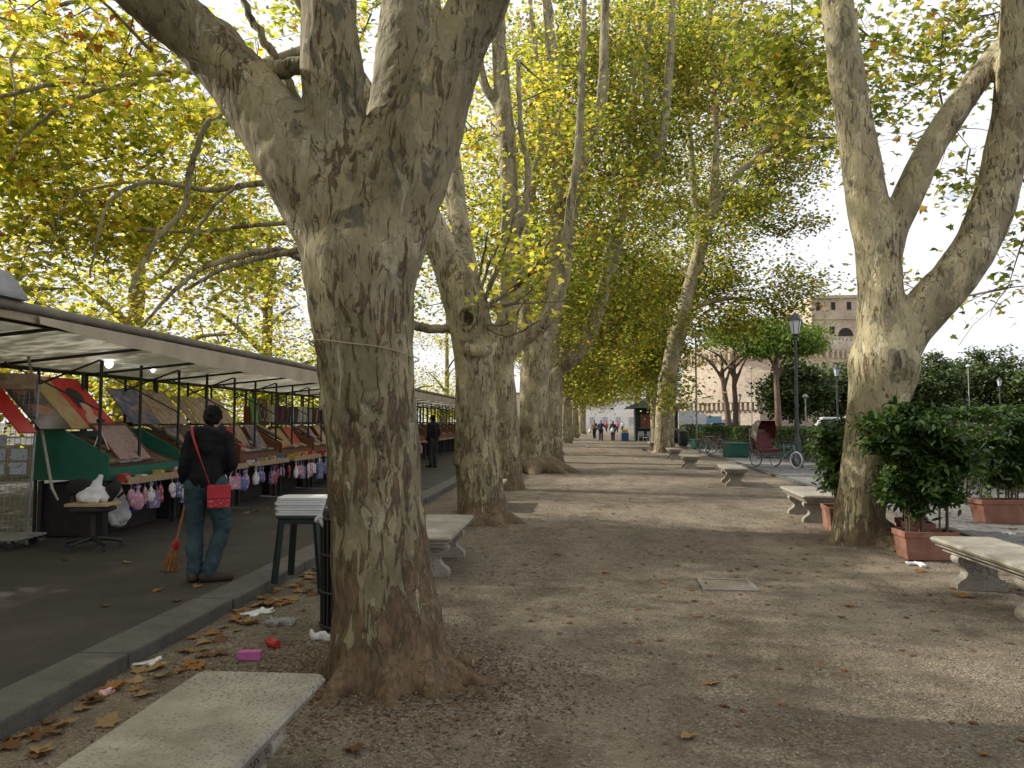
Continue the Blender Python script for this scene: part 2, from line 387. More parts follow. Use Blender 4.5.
# kerb stones
k, nt, b, o = newmat('kerb_stone'); co = coords(nt, 'Object')
c = ramp(nt, noise(nt, co, 5, 7, .7), [(.3, (.065, .060, .052)), (.7, (.125, .117, .102))]).outputs[0]
c = mixc(nt, .7, c, ramp(nt, noise(nt, co, 120, 3, .7), [(.35, (.5, .5, .5)), (.65, (1.2, 1.2, 1.2))]).outputs[0], 'MULTIPLY')
nt.links.new(c, b.inputs['Base Color']); b.inputs['Roughness'].default_value = .8
bump(nt, b, noise(nt, co, 40, 5, .7), .5, .01)
mb = MB(); u = -5.0
rk = random.Random(3)
while u < 95:
    L = 1.35+rk.random()*.5
    q = st(KW-.17+rk.uniform(-.008, .008), u+L/2, .05); mb.box((q.x, q.y, .052+rk.uniform(-.004, .006)), (.335, L-.012, .145), Matrix.Rotation(AL+rk.uniform(-.003, .003), 3, 'Z')); u += L
tag(mb.build('kerb', k, bevel=.018), kind='structure')

# cobbled strip on the right, then hedge bed and road
cb, nt, b, o = newmat('cobbles'); co = coords(nt, 'Object')
e = voro(nt, co, 9.5, 'DISTANCE_TO_EDGE', rnd=.45); cl = voro(nt, co, 9.5, out='Color', rnd=.45); sx = nd(nt, 'ShaderNodeSeparateXYZ'); nt.links.new(cl, sx.inputs[0])
c = ramp(nt, sx.outputs[0], [(0, (.10, .098, .094)), (1, (.21, .205, .195))]).outputs[0]
c = mixc(nt, ramp(nt, e, [(.015, (1, 1, 1)), (.05, (0, 0, 0))]).outputs[0], c, (.075, .062, .045))
nt.links.new(c, b.inputs['Base Color']); b.inputs['Roughness'].default_value = .75
bump(nt, b, ramp(nt, e, [(0, (0, 0, 0)), (.12, (1, 1, 1))]).outputs[0], .6, .02)
sheet('cobbled_pavement', [(5.0, 2), (9.2, 2), (9.2, 24), (8.4, 60), (8.4, 100), (5.6, 100), (5.3, 30)], cb, .045)
mb = MB(); 
for i in range(60):
    t = i*1.2+3; mb.box((4.96+.004*t, t, .03), (.12, 1.185, .09), Matrix.Rotation(-.004, 3, 'Z'))
tag(mb.build('pavement_edge', k, bevel=.01), kind='structure')
sheet('road', [(10.5, -20), (40, -20), (60, 170), (12, 170)], ASPH, .02)
sheet('lawn', [(9.2, 2), (10.5, 2), (11.5, 100), (8.4, 100), (8.4, 60), (9.2, 24)], M('dark_soil', (.06, .05, .03), .95, .3, 3, .3), .03)
sheet('riverside_road', [(-15.2, -20), (-60, -20), (-60, 160), (-20, 160)], ASPH, .06)
# square drain cover in the gravel
q = gnd(727, 588)
dc = thing('drain_cover', 'square stone drain cover set flush in the gravel path', 'drain cover', (q.x, q.y, gz(q.x, q.y)))
mb = MB()
for sx_, sy_, dx, dy in ((0, .235, .52, .05), (0, -.235, .52, .05), (.235, 0, .05, .42), (-.235, 0, .05, .42)): mb.box((sx_, sy_, 0), (dx, dy, .03))
mb.build('frame', M('drain_stone', (.20, .18, .15), .85, .2, 20, .3), dc, bevel=.004)
MB().box((0, 0, -.006), (.42, .42, .03)).build('slab', M('drain_slab', (.17, .145, .11), .9, .25, 20, .4), dc, bevel=.004)

# loose stones lying on the gravel
rng = np.random.default_rng(3); n = 26000
yy = 1.6+13*rng.random(n)**1.5; xx = np.where(rng.random(n) < .8, -2.7+7.5*rng.random(n), -2.7+2*rng.random(n))
octv = np.array([(1, 0, 0), (-.9, .2, 0), (.1, 1, 0), (0, -1, .1), (0, .1, .7), (.1, 0, -.6)]); octf = np.array([(0, 2, 4), (2, 1, 4), (1, 3, 4), (3, 0, 4), (2, 0, 5), (1, 2, 5), (3, 1, 5), (0, 3, 5)])
sz = .0035+.0075*rng.random(n)**2.2; ang = rng.random(n)*6.28
V = octv[None]*sz[:, None, None]*(.7+.6*rng.random((n, 6, 1)))
ca, sa = np.cos(ang)[:, None], np.sin(ang)[:, None]
X = V[:, :, 0]*ca-V[:, :, 1]*sa; Y = V[:, :, 0]*sa+V[:, :, 1]*ca
zz = np.array([gz(a, b) for a, b in zip(xx, yy)])
VV = np.stack([X+xx[:, None], Y+yy[:, None], V[:, :, 2]+zz[:, None]+sz[:, None]*.25], -1)
FF = (octf[None]+(np.arange(n)*6)[:, None, None]).reshape(-1, 3)
me = bpy.data.meshes.new('pebbles'); me.vertices.add(n*6); me.vertices.foreach_set('co', VV.ravel()); me.loops.add(FF.size); me.loops.foreach_set('vertex_index', FF.ravel().astype(np.int32))
me.polygons.add(len(FF)); me.polygons.foreach_set('loop_start', np.arange(len(FF), dtype=np.int32)*3); me.update(calc_edges=True)
pm, nt, b, o = newmat('pebble'); gg = nt.nodes.new('ShaderNodeNewGeometry')
nt.links.new(ramp(nt, gg.outputs['Random Per Island'], [(0, (.07, .054, .04)), (.5, (.165, .135, .098)), (1, (.34, .29, .23))]).outputs[0], b.inputs['Base Color']); b.inputs['Roughness'].default_value = .85
me.materials.append(pm); tag(link('loose_pebbles', me), 'small loose stones strewn over the gravel path', 'gravel', kind='stuff')
# ---------------------------------------------------------------- plane trees
YEL = [(.0, (.10, .14, .02)), (.25, (.21, .235, .034)), (.5, (.40, .385, .06)), (.84, (.60, .52, .11)), (.97, (.46, .30, .07)), (1.0, (.22, .085, .03))]
GRN = [(.0, (.075, .11, .02)), (.3, (.145, .170, .034)), (.6, (.26, .262, .050)), (.86, (.38, .33, .065)), (.96, (.30, .17, .05)), (1.0, (.18, .06, .028))]
LEAF_Y = leaf_mat('plane_leaf_yellow', YEL, .62, .5, .28, .45, tgain=1.85)
LEAF_N = leaf_mat('plane_leaf_mixed', YEL, .62, .5, .34, .45, tgain=1.55)
LEAF_G = leaf_mat('plane_leaf_green', GRN, .60, .5, .28, .35, tgain=1.85)
BARK1 = bark_mat('plane_bark_near', 2.4, .9, .80, .05)
BARK2 = bark_mat('plane_bark', 2.0, .5, 1.02, .045)
BARKR = bark_mat('plane_bark_smooth', 1.6, .35, 1.2, .04)
BARK3 = bark_mat('plane_bark_pale', 1.2, .2, 1.15)
BRANCH = M('branch_bark', (.17, .15, .115), .85, .35, 9, .3)

def pl(D, pts):
    """pixel polyline (px, py, half width px[, own depth]) -> chain of (point, radius)"""
    out = []
    for p in pts:
        d = p[3] if len(p) > 3 else D
        out.append((at(p[0], p[1], d), p[2]*d/F))
    return out
def up(chain, *ext):
    """carry a limb on above what the photograph shows: (dx, dy, dz, r)"""
    c = list(chain); p = c[-1][0]
    for dx, dy, dz, r in ext: p = p+Vector((dx, dy, dz)); c.append((p, r))
    return c
def twig(mb, a, b, r, rnd, sag=.12, seg=5):
    a, b = Vector(a), Vector(b); L = (b-a).length; n = max(3, int(L/.7)); pts = []; rs = []
    j = Vector((rnd.uniform(-1, 1), rnd.uniform(-1, 1), rnd.uniform(-.5, 1)))*L*sag
    for i in range(n+1):
        t = i/n; w = math.sin(math.pi*t)
        pts.append(a.lerp(b, t)+j*w+Vector((rnd.uniform(-1, 1), rnd.uniform(-1, 1), rnd.uniform(-1, 1)))*L*.02*w); rs.append(max(.004, r*(1-.75*t)))
    mb.tube(pts, rs, seg, cap=False)
def crown_twigs(chains, cs, seed, rmax=.05, skip=0.0):
    """thin branches from the nearest limb point out to each leaf clump"""
    rnd = random.Random(seed); mb = MB(); nodes = [(p, r) for ch in chains for p, r in spline(ch, 4) if p.z > 2.6]
    P = np.array([tuple(p) for p, r in nodes]); used = []
    order = sorted(range(len(cs)), key=lambda i: np.min(((P-cs[i])**2).sum(1)))
    for i in order:
        if rnd.random() < skip: continue
        c = cs[i]; d = ((P-c)**2).sum(1)+2.0*np.maximum(0, P[:, 2]-c[2])**2*.3; j = int(np.argmin(d)); L = math.sqrt(((P[j]-c)**2).sum())
        if L < .2: continue
        r = min(rmax, .008+.011*L); a = Vector(P[j]); b = Vector(c); twig(mb, a, b, r, rnd, .10)
        mid = [a.lerp(b, t) for t in (.5, .75, 1)]; P = np.vstack([P, [tuple(m) for m in mid]])
        for k in range(2):
            e = b+Vector((rnd.gauss(0, 1), rnd.gauss(0, 1), rnd.gauss(-.15, .7)))*.5; twig(mb, b.lerp(a, rnd.random()*.4), e, max(.004, r*.4), rnd, .12, 4)
    return mb
def tree(label, base, chains, ells, per, sig, size, leafm, bark, voxel, seed, shape=LOBED, lump=.012, extra_branches=(), group=None, smooth=5, flat=.5, skip=0.0, name='plane_tree', rmax=.05, lscale=2.0):
    base = Vector(base); rng = np.random.default_rng(seed)
    t = thing(name, label, 'tree', base, 0, group)
    sh = lambda chs: [[(p-base, r) for p, r in ch] for ch in chs]
    tm = blob(sh(chains), voxel, smooth, None, [bark], 'trunk', lump, per=6, lscale=lscale); link('trunk', tm, t)
    for ch in extra_branches:
        mb = MB(); sp = spline([(p-base, r) for p, r in ch], 7); rr = random.Random(seed)
        mb.tube([p+Vector((rr.gauss(0, 1), rr.gauss(0, 1), rr.gauss(0, 1)))*.006 for p, r in sp], [r for p, r in sp], 8); mb.build('branch', [bark], t)
    cs, pos = clumps(ells, per, sig, rng)
    cm = leaf_mesh('crown', pos-np.array(base), size, leafm, shape, flat, rng=rng); link('crown', cm, t)
    mb = crown_twigs(list(chains)+list(extra_branches), cs, seed, rmax, skip)
    mb.v = [(v[0]-base.x, v[1]-base.y, v[2]-base.z) for v in mb.v]
    if mb.v: tag(mb.build('twigs', [BRANCH], t), kind='stuff')
    return t
def E(px, py, D, rx, ry, rd, k):
    """leafy part of a crown seen at a pixel: radii in pixels across and up, metres in depth"""
    p = at(px, py, D); return (tuple(p), (rx*D/F, rd, ry*D/F), k)

GR = 'plane trees lining the gravel path'
# --- the great near tree
D = 4.62
root = lambda a, L, r: [(Vector((-1.27, 4.62, .16))+Vector((math.cos(a), math.sin(a), 0))*.30, r*1.1), (Vector((-1.27, 4.62, .045))+Vector((math.cos(a), math.sin(a), 0))*(.30+L*.45), r*.75), (Vector((-1.27, 4.62, .012))+Vector((math.cos(a+.15), math.sin(a+.15), 0))*(.3+L*.8), r*.5), (Vector((-1.27, 4.62, -.02))+Vector((math.cos(a+.05), math.sin(a+.05), 0))*(.3+L*1.1), r*.25)]
trunk1 = pl(D, [(396, 715, 72), (393, 682, 66), (389, 640, 58), (383, 580, 50.5), (376, 500, 47.5), (369, 400, 49), (363, 320, 54), (360, 265, 60), (360, 240, 54), (360, 215, 46), (362, 190, 37), (366, 160, 26)])
L1 = up(pl(D, [(356, 310, 40), (342, 240, 47), (311, 176, 48), (266, 116, 38), (226, 66, 33), (192, 32, 30.5), (150, 0, 29, 4.5), (95, -60, 25, 4.4), (20, -160, 20, 4.2)]), (-.7, -.3, 1.0, .09), (-.9, -.6, 1.3, .05))
L2 = up(pl(D, [(358, 290, 40), (352, 215, 44), (341, 150, 36), (334, 100, 32), (331, 50, 31), (329, 0, 30), (320, -120, 26), (300, -300, 20)]), (-.2, 0, 1.8, .09), (.2, -.3, 2.0, .05))
FILL = pl(4.6, [(364, 280, 40), (372, 215, 40), (379, 160, 34), (384, 128, 24)])
L3 = up(pl(4.8, [(366, 290, 36), (376, 215, 36), (388, 150, 29, 5.0), (397, 90, 27, 5.2), (403, 40, 26.5, 5.35), (407, 0, 26, 5.45), (420, -130, 23, 5.5), (430, -300, 18, 5.6)]), (.1, .5, 1.6, .08), (-.1, .6, 2.0, .05))
L4 = up(pl(D, [(370, 310, 42), (382, 240, 48), (404, 178, 46), (424, 122, 42), (448, 64, 34.5), (475, 10, 30.5, 4.6), (505, -60, 27, 4.5), (560, -180, 21, 4.4)]), (.6, -.1, 1.2, .09), (.9, -.2, 1.4, .05))
B1 = pl(4.65, [(318, 66, 9), (300, 66, 9.5), (268, 71, 10), (246, 56, 8), (225, 28, 6), (190, 8, 4.5), (150, -30, 3.5)])
bx = [B1, pl(4.9, [(300, 110, 7), (276, 60, 5), (252, 20, 4), (235, -20, 3)])]
ch1 = [trunk1, L1, L2, L3, L4, FILL]+[root(a, L, r) for a, L, r in ((-.15, .55, .085), (-.75, .42, .09), (-1.35, .38, .09), (-2.1, .36, .085), (-2.9, .30, .08), (2.6, .3, .08), (1.6, .35, .08), (.6, .45, .085), (-.45, .5, .06))]
tree('massive mottled plane tree in front, its trunk forking into four pale limbs', (-1.27, 4.62, 0), ch1,
     [((-3.2, 3.2, 9.2), (2.6, 2.8, 1.9), 75), ((.2, 2.0, 9.4), (2.6, 2.6, 1.8), 50), ((-1.2, 6.6, 10.6), (3.2, 2.6, 1.6), 60), ((2.6, 4.2, 8.6), (1.8, 2.2, 1.5), 18), E(60, 25, 8.6, 110, 60, .9, 16), E(150, 60, 8.6, 60, 30, .6, 6)],
     52, .46, .115, LEAF_N, BARK1, .017, 11, lump=.020, lscale=3.2, extra_branches=bx, group=GR, smooth=9)
# thin string tied round the trunk
q0 = at(365, 352, D); pts = []
for i in range(41):
    a = 2*math.pi*i/40; pts.append((q0.x+.338*math.cos(a), q0.y+.338*math.sin(a), q0.z+.05*math.cos(a+2.6)+.004*math.sin(5*a)))
mb = MB(); mb.tube(pts, .004, 5, cap=False); mb.tube([at(338, 350, 4.28), at(341, 375, 4.27), at(339, 400, 4.27)], .004, 5)
tag(mb.build('string', M('jute', (.34, .29, .20), .9)), 'thin pale string tied round the massive near trunk', 'string')

# --- second tree, with the knot hole
D = 11.8
t2 = pl(D, [(484, 540, 33), (484, 522, 29), (481, 495, 24), (478, 462, 23.5), (476, 440, 21), (475, 400, 20), (473, 350, 20), (469, 318, 23), (462, 295, 22), (448, 262, 18), (432, 228, 15.5), (415, 190, 15), (380, 120, 14, 11.5), (330, 40, 13, 11.2), (270, -60, 11, 10.8)])
t2b = pl(D, [(474, 330, 17), (470, 290, 13), (462, 240, 10, 12.2), (456, 190, 9, 12.6), (450, 130, 8, 12.9), (440, 60, 7, 13.2), (430, -60, 6, 13.6)])
left2 = [pl(D, [(470, 338, 11), (452, 329, 7.5), (425, 328, 7), (380, 312, 7.5, 11.6), (330, 276, 7, 11.3), (285, 252, 6, 11), (240, 256, 5, 10.7), (200, 270, 4, 10.4), (165, 300, 3, 10.2), (140, 330, 2, 10)]),
         pl(11.2, [(300, 180, 7), (255, 184, 5.5), (210, 190, 4.5, 11), (150, 182, 4, 10.6), (112, 200, 3, 10.2), (98, 235, 2.4, 10), (90, 275, 1.6, 9.9)]),
         pl(10.6, [(300, 250, 6), (262, 258, 4.5), (225, 268, 3.5, 10.2), (185, 290, 2.6, 10)]),
         pl(10.6, [(210, 120, 5.5), (202, 134, 5), (190, 170, 5), (184, 208, 5), (160, 235, 4.2, 10.3), (142, 265, 3.6, 10), (130, 292, 3, 9.8)]),
         pl(10.4, [(330, 40, 9, 11.2), (250, 66, 6), (170, 73, 5), (110, 76, 4.6, 9.9), (50, 86, 4, 9.4), (0, 97, 3.6, 9), (-60, 115, 2.4, 8.6)]),
         pl(10.0, [(170, 80, 4), (110, 88, 3.8, 9.8), (60, 108, 3.2, 9.4), (25, 135, 2.5, 9.2), (10, 160, 1.8, 9)]),
         pl(9.6, [(140, -5, 4), (60, 5, 3.6), (30, 30, 3), (12, 60, 2.6, 9.3), (16, 100, 2.2, 9.1), (8, 125, 1.6, 9)]),
         pl(10.8, [(300, 222, 4), (250, 226, 3.6), (190, 232, 2.6), (140, 228, 1.8)]),
         pl(10.2, [(240, 184, 3.4), (215, 205, 3), (190, 240, 2.4), (165, 275, 1.8)]),
         pl(10.2, [(130, 182, 2.6), (75, 195, 2), (55, 225, 1.6), (56, 220, 1.4), (50, 260, 1)])]
left2 = [[(p, r*.66) for p, r in c] for c in left2]
def spray(seed, D):
    rnd = random.Random(seed); out = []
    for (x, y) in ((525, 300), (545, 275), (560, 255), (505, 232), (515, 210), (575, 300), (540, 320), (550, 240), (500, 260), (488, 230)):
        a = (470+rnd.uniform(0, 14), 318+rnd.uniform(-12, 10), 1.9); m = ((a[0]+x)/2+rnd.uniform(-8, 8), (a[1]+y)/2+rnd.uniform(-4, 14), 1.4)
        out.append(pl(D, [a, m, (x, y, .8, D-rnd.uniform(0, 1))]))
    return out
sp2 = spray(5, 11.6)
tree('plane tree with a dark knot hole, second from the camera beside the bookstalls', (-1.79, 11.8, 0), [t2, t2b]+[[(Vector((-1.79, 11.8, .12)), .30), (Vector((-1.79+.75*math.cos(a), 11.8+.75*math.sin(a), -.03)), .07)] for a in (-.2, -1.0, -1.9, -2.8)]+[[(at(461, 452, 11.7), .10), (at(456, 462, 11.62), .07)], [(at(468, 350, 11.5), .09), (at(478, 352, 11.5), .09), (at(490, 349, 11.6), .07)]],
     [E(190, 120, 12.4, 140, 90, 1.2, 46), E(80, 90, 11.2, 120, 90, 1.2, 40), E(150, 230, 12.0, 130, 60, 1.1, 44), E(40, 220, 11.0, 90, 75, 1.0, 26), E(240, 275, 12.5, 70, 35, .8, 14), E(520, 270, 11.5, 50, 45, .7, 9), E(300, 20, 13, 90, 70, 1.2, 16), E(460, 160, 14.5, 40, 100, 1.0, 10),
      ((-4.5, 12.5, 11.2), (4, 3.2, 2), 50)],
     52, .36, .112, LEAF_Y, BARK2, .028, 21, lump=.022, extra_branches=left2+sp2, group=GR)
q = at(470, 321, 11.45)
# --- third
D = 17.9
t3 = pl(D, [(508, 497, 19), (508, 488, 17.5), (506, 465, 15.5), (505, 430, 15), (502, 390, 14), (499, 355, 15), (505, 335, 12), (511, 290, 10.5), (511, 240, 10), (509, 180, 9.5), (505, 120, 9), (500, 60, 8), (497, 0, 7), (490, -120, 5)])
t3l = pl(D, [(499, 352, 12), (482, 322, 9), (468, 280, 8), (458, 230, 7), (446, 180, 6.5), (436, 120, 6), (430, 50, 5), (424, -60, 4)])
t3r = pl(D, [(502, 362, 11), (516, 345, 8.5), (532, 333, 8), (548, 318, 7.5), (560, 292, 7), (566, 255, 6), (570, 210, 5), (578, 150, 4.4), (582, 80, 4), (584, 0, 3)])
t3s = pl(D, [(509, 130, 6), (497, 105, 5), (486, 88, 4.6), (480, 60, 4), (478, 10, 3)])
t3m = pl(D, [(511, 250, 5), (524, 215, 4), (528, 170, 3.6), (521, 130, 3), (518, 60, 2.6)])
tree('tall slim plane tree, third from the camera, rising straight with a low left fork', (-2.19, 17.9, 0), [t3, t3l, t3r, t3s, t3m],
     [E(480, 150, 21.8, 70, 150, 1.8, 56), E(540, 100, 21.5, 60, 110, 1.6, 34), E(330, 190, 20, 120, 110, 2, 46), E(150, 200, 18.5, 150, 110, 1.6, 46), E(60, 300, 18, 80, 40, 1.4, 16), ((-4, 18, 14.5), (5, 4, 3.2), 70)],
     62, .48, .118, LEAF_Y, BARK2, .04, 31, lump=.02, group=GR, shape=KITE)
# --- fourth
D = 24.3
t4 = pl(D, [(536, 478, 24), (535, 470, 20), (535, 450, 15.5), (534, 410, 14.5), (535, 370, 15), (540, 345, 12), (549, 310, 8), (556, 270, 7.5), (559, 215, 7.5), (559, 156, 7), (556, 90, 6.5), (551, 40, 5.5), (546, -10, 5), (540, -100, 3)])
t4r = pl(D, [(540, 352, 10), (556, 310, 7), (566, 255, 7), (572, 215, 7), (580, 175, 7), (588, 145, 7), (596, 120, 6.4), (602, 98, 6), (604, 50, 5), (605, 0, 4.5), (608, -90, 3)])
t4l = pl(D, [(534, 360, 9), (526, 320, 6), (524, 270, 5), (530, 200, 4.5), (540, 140, 4), (536, 60, 3.2), (528, -20, 2.6)])
t4x = pl(D, [(560, 180, 4), (549, 150, 3), (545, 110, 3), (547, 40, 2.4)])
tree('stout plane tree with a wide flared base, fourth from the camera', (-2.08, 24.3, 0), [t4, t4r, t4l, t4x]+[[(Vector((-2.08, 24.3, .3)), .5), (Vector((-2.08+1.5*math.cos(a), 24.3+1.5*math.sin(a), -.04)), .08)] for a in (-.1, -.7, -1.5, -2.4, -3.0, .6)],
     [E(560, 130, 28.2, 75, 150, 2.2, 112), E(600, 60, 28.2, 70, 90, 2.2, 50), E(585, 180, 23.6, 50, 90, .6, 12), E(450, 230, 28, 60, 110, 2.5, 40), E(570, 290, 28, 60, 60, 1.6, 26), E(250, 230, 27, 150, 100, 2.5, 55)],
     105, .56, .150, LEAF_G, BARK2, .05, 41, lump=.03, group=GR, shape=KITE, lscale=1.4)
# --- fifth, curved limb to the right
D = 30.0
t5 = pl(D, [(553, 468, 15), (552, 460, 12.5), (551, 430, 10.5), (550, 395, 10.5), (554, 375, 8), (580, 350, 8), (594, 322, 7.2), (603, 292, 6.6), (609, 255, 6), (618, 225, 5.6), (630, 195, 5.4), (643, 170, 5.4), (656, 153, 6), (664, 125, 4.6), (670, 60, 4.2), (672, 0, 3.6), (674, -80, 2.4)])
t5l = pl(D, [(551, 400, 8), (553, 350, 6), (560, 300, 5), (556, 240, 4.5), (548, 180, 4)])
t5b = pl(D, [(656, 156, 4), (648, 120, 3.4), (646, 60, 3), (655, -10, 2.4)])
t5c = pl(D, [(603, 292, 4.5), (618, 250, 4), (626, 180, 3.2), (632, 100, 2.6), (640, 20, 2)])
tree('plane tree whose bare limb curves out over the path, fifth from the camera', (-2.05, 30, 0), [t5, t5l, t5b, t5c],
     [E(640, 120, 35, 75, 140, 2.6, 140), E(610, 280, 35.5, 55, 60, 2.5, 50), E(690, 60, 35, 60, 90, 3, 70), E(650, 160, 29, 50, 90, .7, 14), E(560, 330, 34, 40, 30, 1.6, 12), E(530, 150, 34, 70, 150, 2, 60)],
     105, .60, .160, LEAF_G, BARK2, .055, 51, lump=.03, group=GR, shape=KITE, lscale=1.4)
# --- the rest of the left row, standing farther and farther off
far_lab = {0: 'plane tree behind the curved limbed one, lit pale along its left side', 1: 'slim pale plane tree ahead of the distant walkers, left row'}
rr = random.Random(5)
for i, (x, y, lean) in enumerate(((-2.35, 37, .2), (-3.0, 49, -.1), (-2.6, 57, .15), (-2.9, 66, .0), (-2.6, 76, .1), (-2.9, 88, -.1), (-2.4, 101, .1))):
    b = Vector((x, y, 0)); r = .42+rr.random()*.12
    T = [(b+Vector((0, 0, -.1)), r*1.5), (b+Vector((0, 0, .35)), r*1.1), (b+Vector((lean*.3, 0, 2)), r*.95), (b+Vector((lean, 0, 4.2)), r*.95)]
    limbs = []
    for k in range(4):
        a = k*1.57+rr.random()*.8; l = [(b+Vector((lean*.9, 0, 3.7)), r*.65)]; p = l[0][0]
        for s, rad in ((1.6, .5), (2.6, .38), (3.2, .28), (3.4, .15)):
            p = p+Vector((math.cos(a)*s*.38, math.sin(a)*s*.38, s*.92)); a += rr.uniform(-.4, .4); l.append((p, r*rad))
        limbs.append(l)
    ordn = ('sixth', 'seventh', 'eighth', 'ninth', 'tenth', 'eleventh', 'twelfth')[i]
    tree(f'distant plane tree of the left row, {ordn} from the camera', b, [T]+limbs,
         [((x+1.5, y+1, 9.5), (4.2, 3, 4.2), 60), ((x+2.6, y, 6.4), (3.4, 2.6, 2.2), 30), ((x+1.8, y, 4.5), (2.4, 2.2, 1.2), 18 if y > 45 else 4), ((x-2.5, y, 9), (3.5, 3, 4), 30)], 95, .85, .19, LEAF_G, BARK3, .08, 60+i, lump=.03, group=GR, shape=KITE, lscale=1.2, skip=.4)

# --- right: the big tree among the planters
D = 10.3
r1 = pl(D, [(858, 552, 29), (858, 536, 25), (861, 505, 22.5), (866, 470, 22.5), (873, 430, 25), (879, 395, 27.5), (884, 362, 32), (882, 325, 24), (880, 285, 21), (876, 245, 20), (868, 205, 19.5), (860, 155, 18), (851, 100, 17), (843, 50, 16), (837, 0, 15.5), (826, -100, 13), (815, -220, 10)])
r1m = pl(D, [(882, 260, 17), (893, 228, 14.5), (908, 196, 14), (922, 164, 14), (938, 136, 13), (957, 108, 12.5), (980, 76, 11.5, 10.4), (1006, 46, 11, 10.5), (1050, 0, 10, 10.7), (1110, -90, 8, 11)])
r1r = pl(D, [(880, 380, 26), (902, 336, 23), (928, 306, 21.5), (955, 276, 21), (977, 244, 20), (994, 200, 19.5), (1006, 155, 19), (1014, 100, 18, 10.2), (1019, 40, 17.5, 10.1), (1022, -40, 16, 10), (1030, -160, 12, 9.8)])
tree('big plane tree on the right forking in three above the planters', (at(858, 540, D).x, D, 0), [r1, r1m, r1r]+[[(Vector((3.52, 10.3, .1)), .3), (Vector((3.52+.6*math.cos(a), 10.3+.6*math.sin(a), -.03)), .07)] for a in (-.4, -1.5, -2.6)],
     [E(800, 60, 12, 75, 75, 1.4, 24), E(905, 50, 13, 60, 60, 1.4, 13), E(980, 55, 13, 50, 55, 1.2, 7), E(870, 120, 13.5, 45, 60, 1.0, 7), E(960, 190, 13, 45, 40, .8, 4), E(1000, 240, 12, 50, 60, .8, 4), E(915, 275, 13, 40, 30, .6, 2), ((4.2, 10, 10.8), (3.6, 3.6, 2.2), 60)],
     64, .42, .118, LEAF_G, BARKR, .026, 71, lump=.016, group=GR, rmax=.03)
# --- right: leaning trees farther on
D = 40.0
a1 = pl(D, [(661, 456, 10.5), (662, 450, 8.6), (663, 425, 7.6), (666, 395, 8.6), (673, 350, 8), (683, 310, 7), (693, 275, 6.6), (701, 245, 6.5), (706, 222, 6.2), (724, 192, 3.8), (742, 170, 3.4), (770, 147, 2.8), (795, 122, 2.2), (830, 90, 1.6)])
a1b = pl(D, [(705, 235, 5), (713, 200, 4.2), (716, 150, 3.6), (713, 90, 3.2), (710, 30, 2.8), (706, -60, 2)])
a1c = pl(D, [(700, 250, 4), (694, 200, 3.6), (690, 140, 3), (676, 70, 2.4), (668, 0, 2)])
a1d = pl(D, [(683, 312, 3.4), (720, 300, 2.4), (752, 300, 1.8), (775, 312, 1.2)])
ca = at(662, 452, D)
tree('leaning plane tree on the right of the path with its crown spread over it', (ca.x, D, 0), [a1, a1b, a1c, a1d],
     [E(735, 80, 44, 85, 95, 3.5, 150), E(700, 200, 44.5, 80, 70, 2.6, 100), E(705, 230, 38.6, 40, 50, .8, 7), E(770, 180, 41, 55, 70, 2.4, 70), E(800, 110, 41, 40, 70, 2.4, 44), E(760, 290, 40, 62, 30, 1.8, 34), E(800, 300, 40, 30, 16, 1.2, 6), E(660, 290, 43, 55, 50, 2.5, 60), E(690, 30, 44, 90, 60, 3, 70), E(735, 322, 39, 45, 18, 1.4, 14), E(672, 392, 38, 30, 14, 1.2, 7), E(645, 350, 44, 45, 35, 2, 44), E(720, 265, 42, 40, 30, 2, 16)],
     105, .62, .172, LEAF_G, BARK3, .055, 81, lump=.03, group=GR, shape=KITE, lscale=1.2)
for i, (x, y, lean, zb) in enumerate(((4.0, 46.5, .5, 3.6), (4.3, 60, -.2, 3.4), (4.6, 74, .2, 3.5), (4.4, 92, 0, 3.6))):
    b = Vector((x, y, 0)); r = .40
    T = [(b+Vector((0, 0, -.1)), r*1.4), (b+Vector((0, 0, .35)), r*1.05), (b+Vector((lean*.4, 0, 3)), r*.9), (b+Vector((lean, 0, 5.6)), r*.8)]
    limbs = []
    for k in range(3):
        a = k*2.1+rr.random()*.8; l = [(b+Vector((lean*.9, 0, 5)), r*.6)]; p = l[0][0]
        for s, rad in ((1.6, .45), (2.6, .36), (3.2, .26), (3.4, .12)):
            p = p+Vector((math.cos(a)*s*.38, math.sin(a)*s*.38, s*.92)); a += rr.uniform(-.4, .4); l.append((p, r*rad))
        limbs.append(l)
    ordn = ('just behind the leaning one', 'near the dark green kiosk', 'past the dark green kiosk', 'at the far end of the path')[i]
    tree(f'distant plane tree of the right row {ordn}', b, [T]+limbs, [((x-1, y+1, 9.5), (4.2, 3, 4.6), 75), ((x-1.6, y, 5.4), (3.4, 2.2, 1.7), 26)], 90, .85, .19, LEAF_G, BARK3, .08, 90+i, lump=.03, group=GR, shape=KITE, lscale=1.2, skip=.4)

# --- the row goes on behind the camera and shades the foreground
b = Vector((-1.6, -2.6, 0)); T = [(b-Vector((0, 0, .1)), .5), (b+Vector((0, 0, 1)), .36), (b+Vector((0, 0, 3.4)), .36)]
lb = [[(b+Vector((0, 0, 3.2)), .26), (b+Vector((math.cos(a)*1.5, math.sin(a)*1.5, 5.6)), .17), (b+Vector((math.cos(a)*2.6, math.sin(a)*2.6, 9)), .07)] for a in (2.4, 3.6, .4, 4.8, 1.4)]
tree('plane tree of the left row standing behind the camera', b, [T]+lb, [((-5.5, .5, 7.0), (3.2, 4.2, 1.8), 80), ((-2, -3, 9), (3, 3, 2), 40)], 46, .5, .2, LEAF_Y, BARK2, .06, 19, group=GR, shape=KITE)
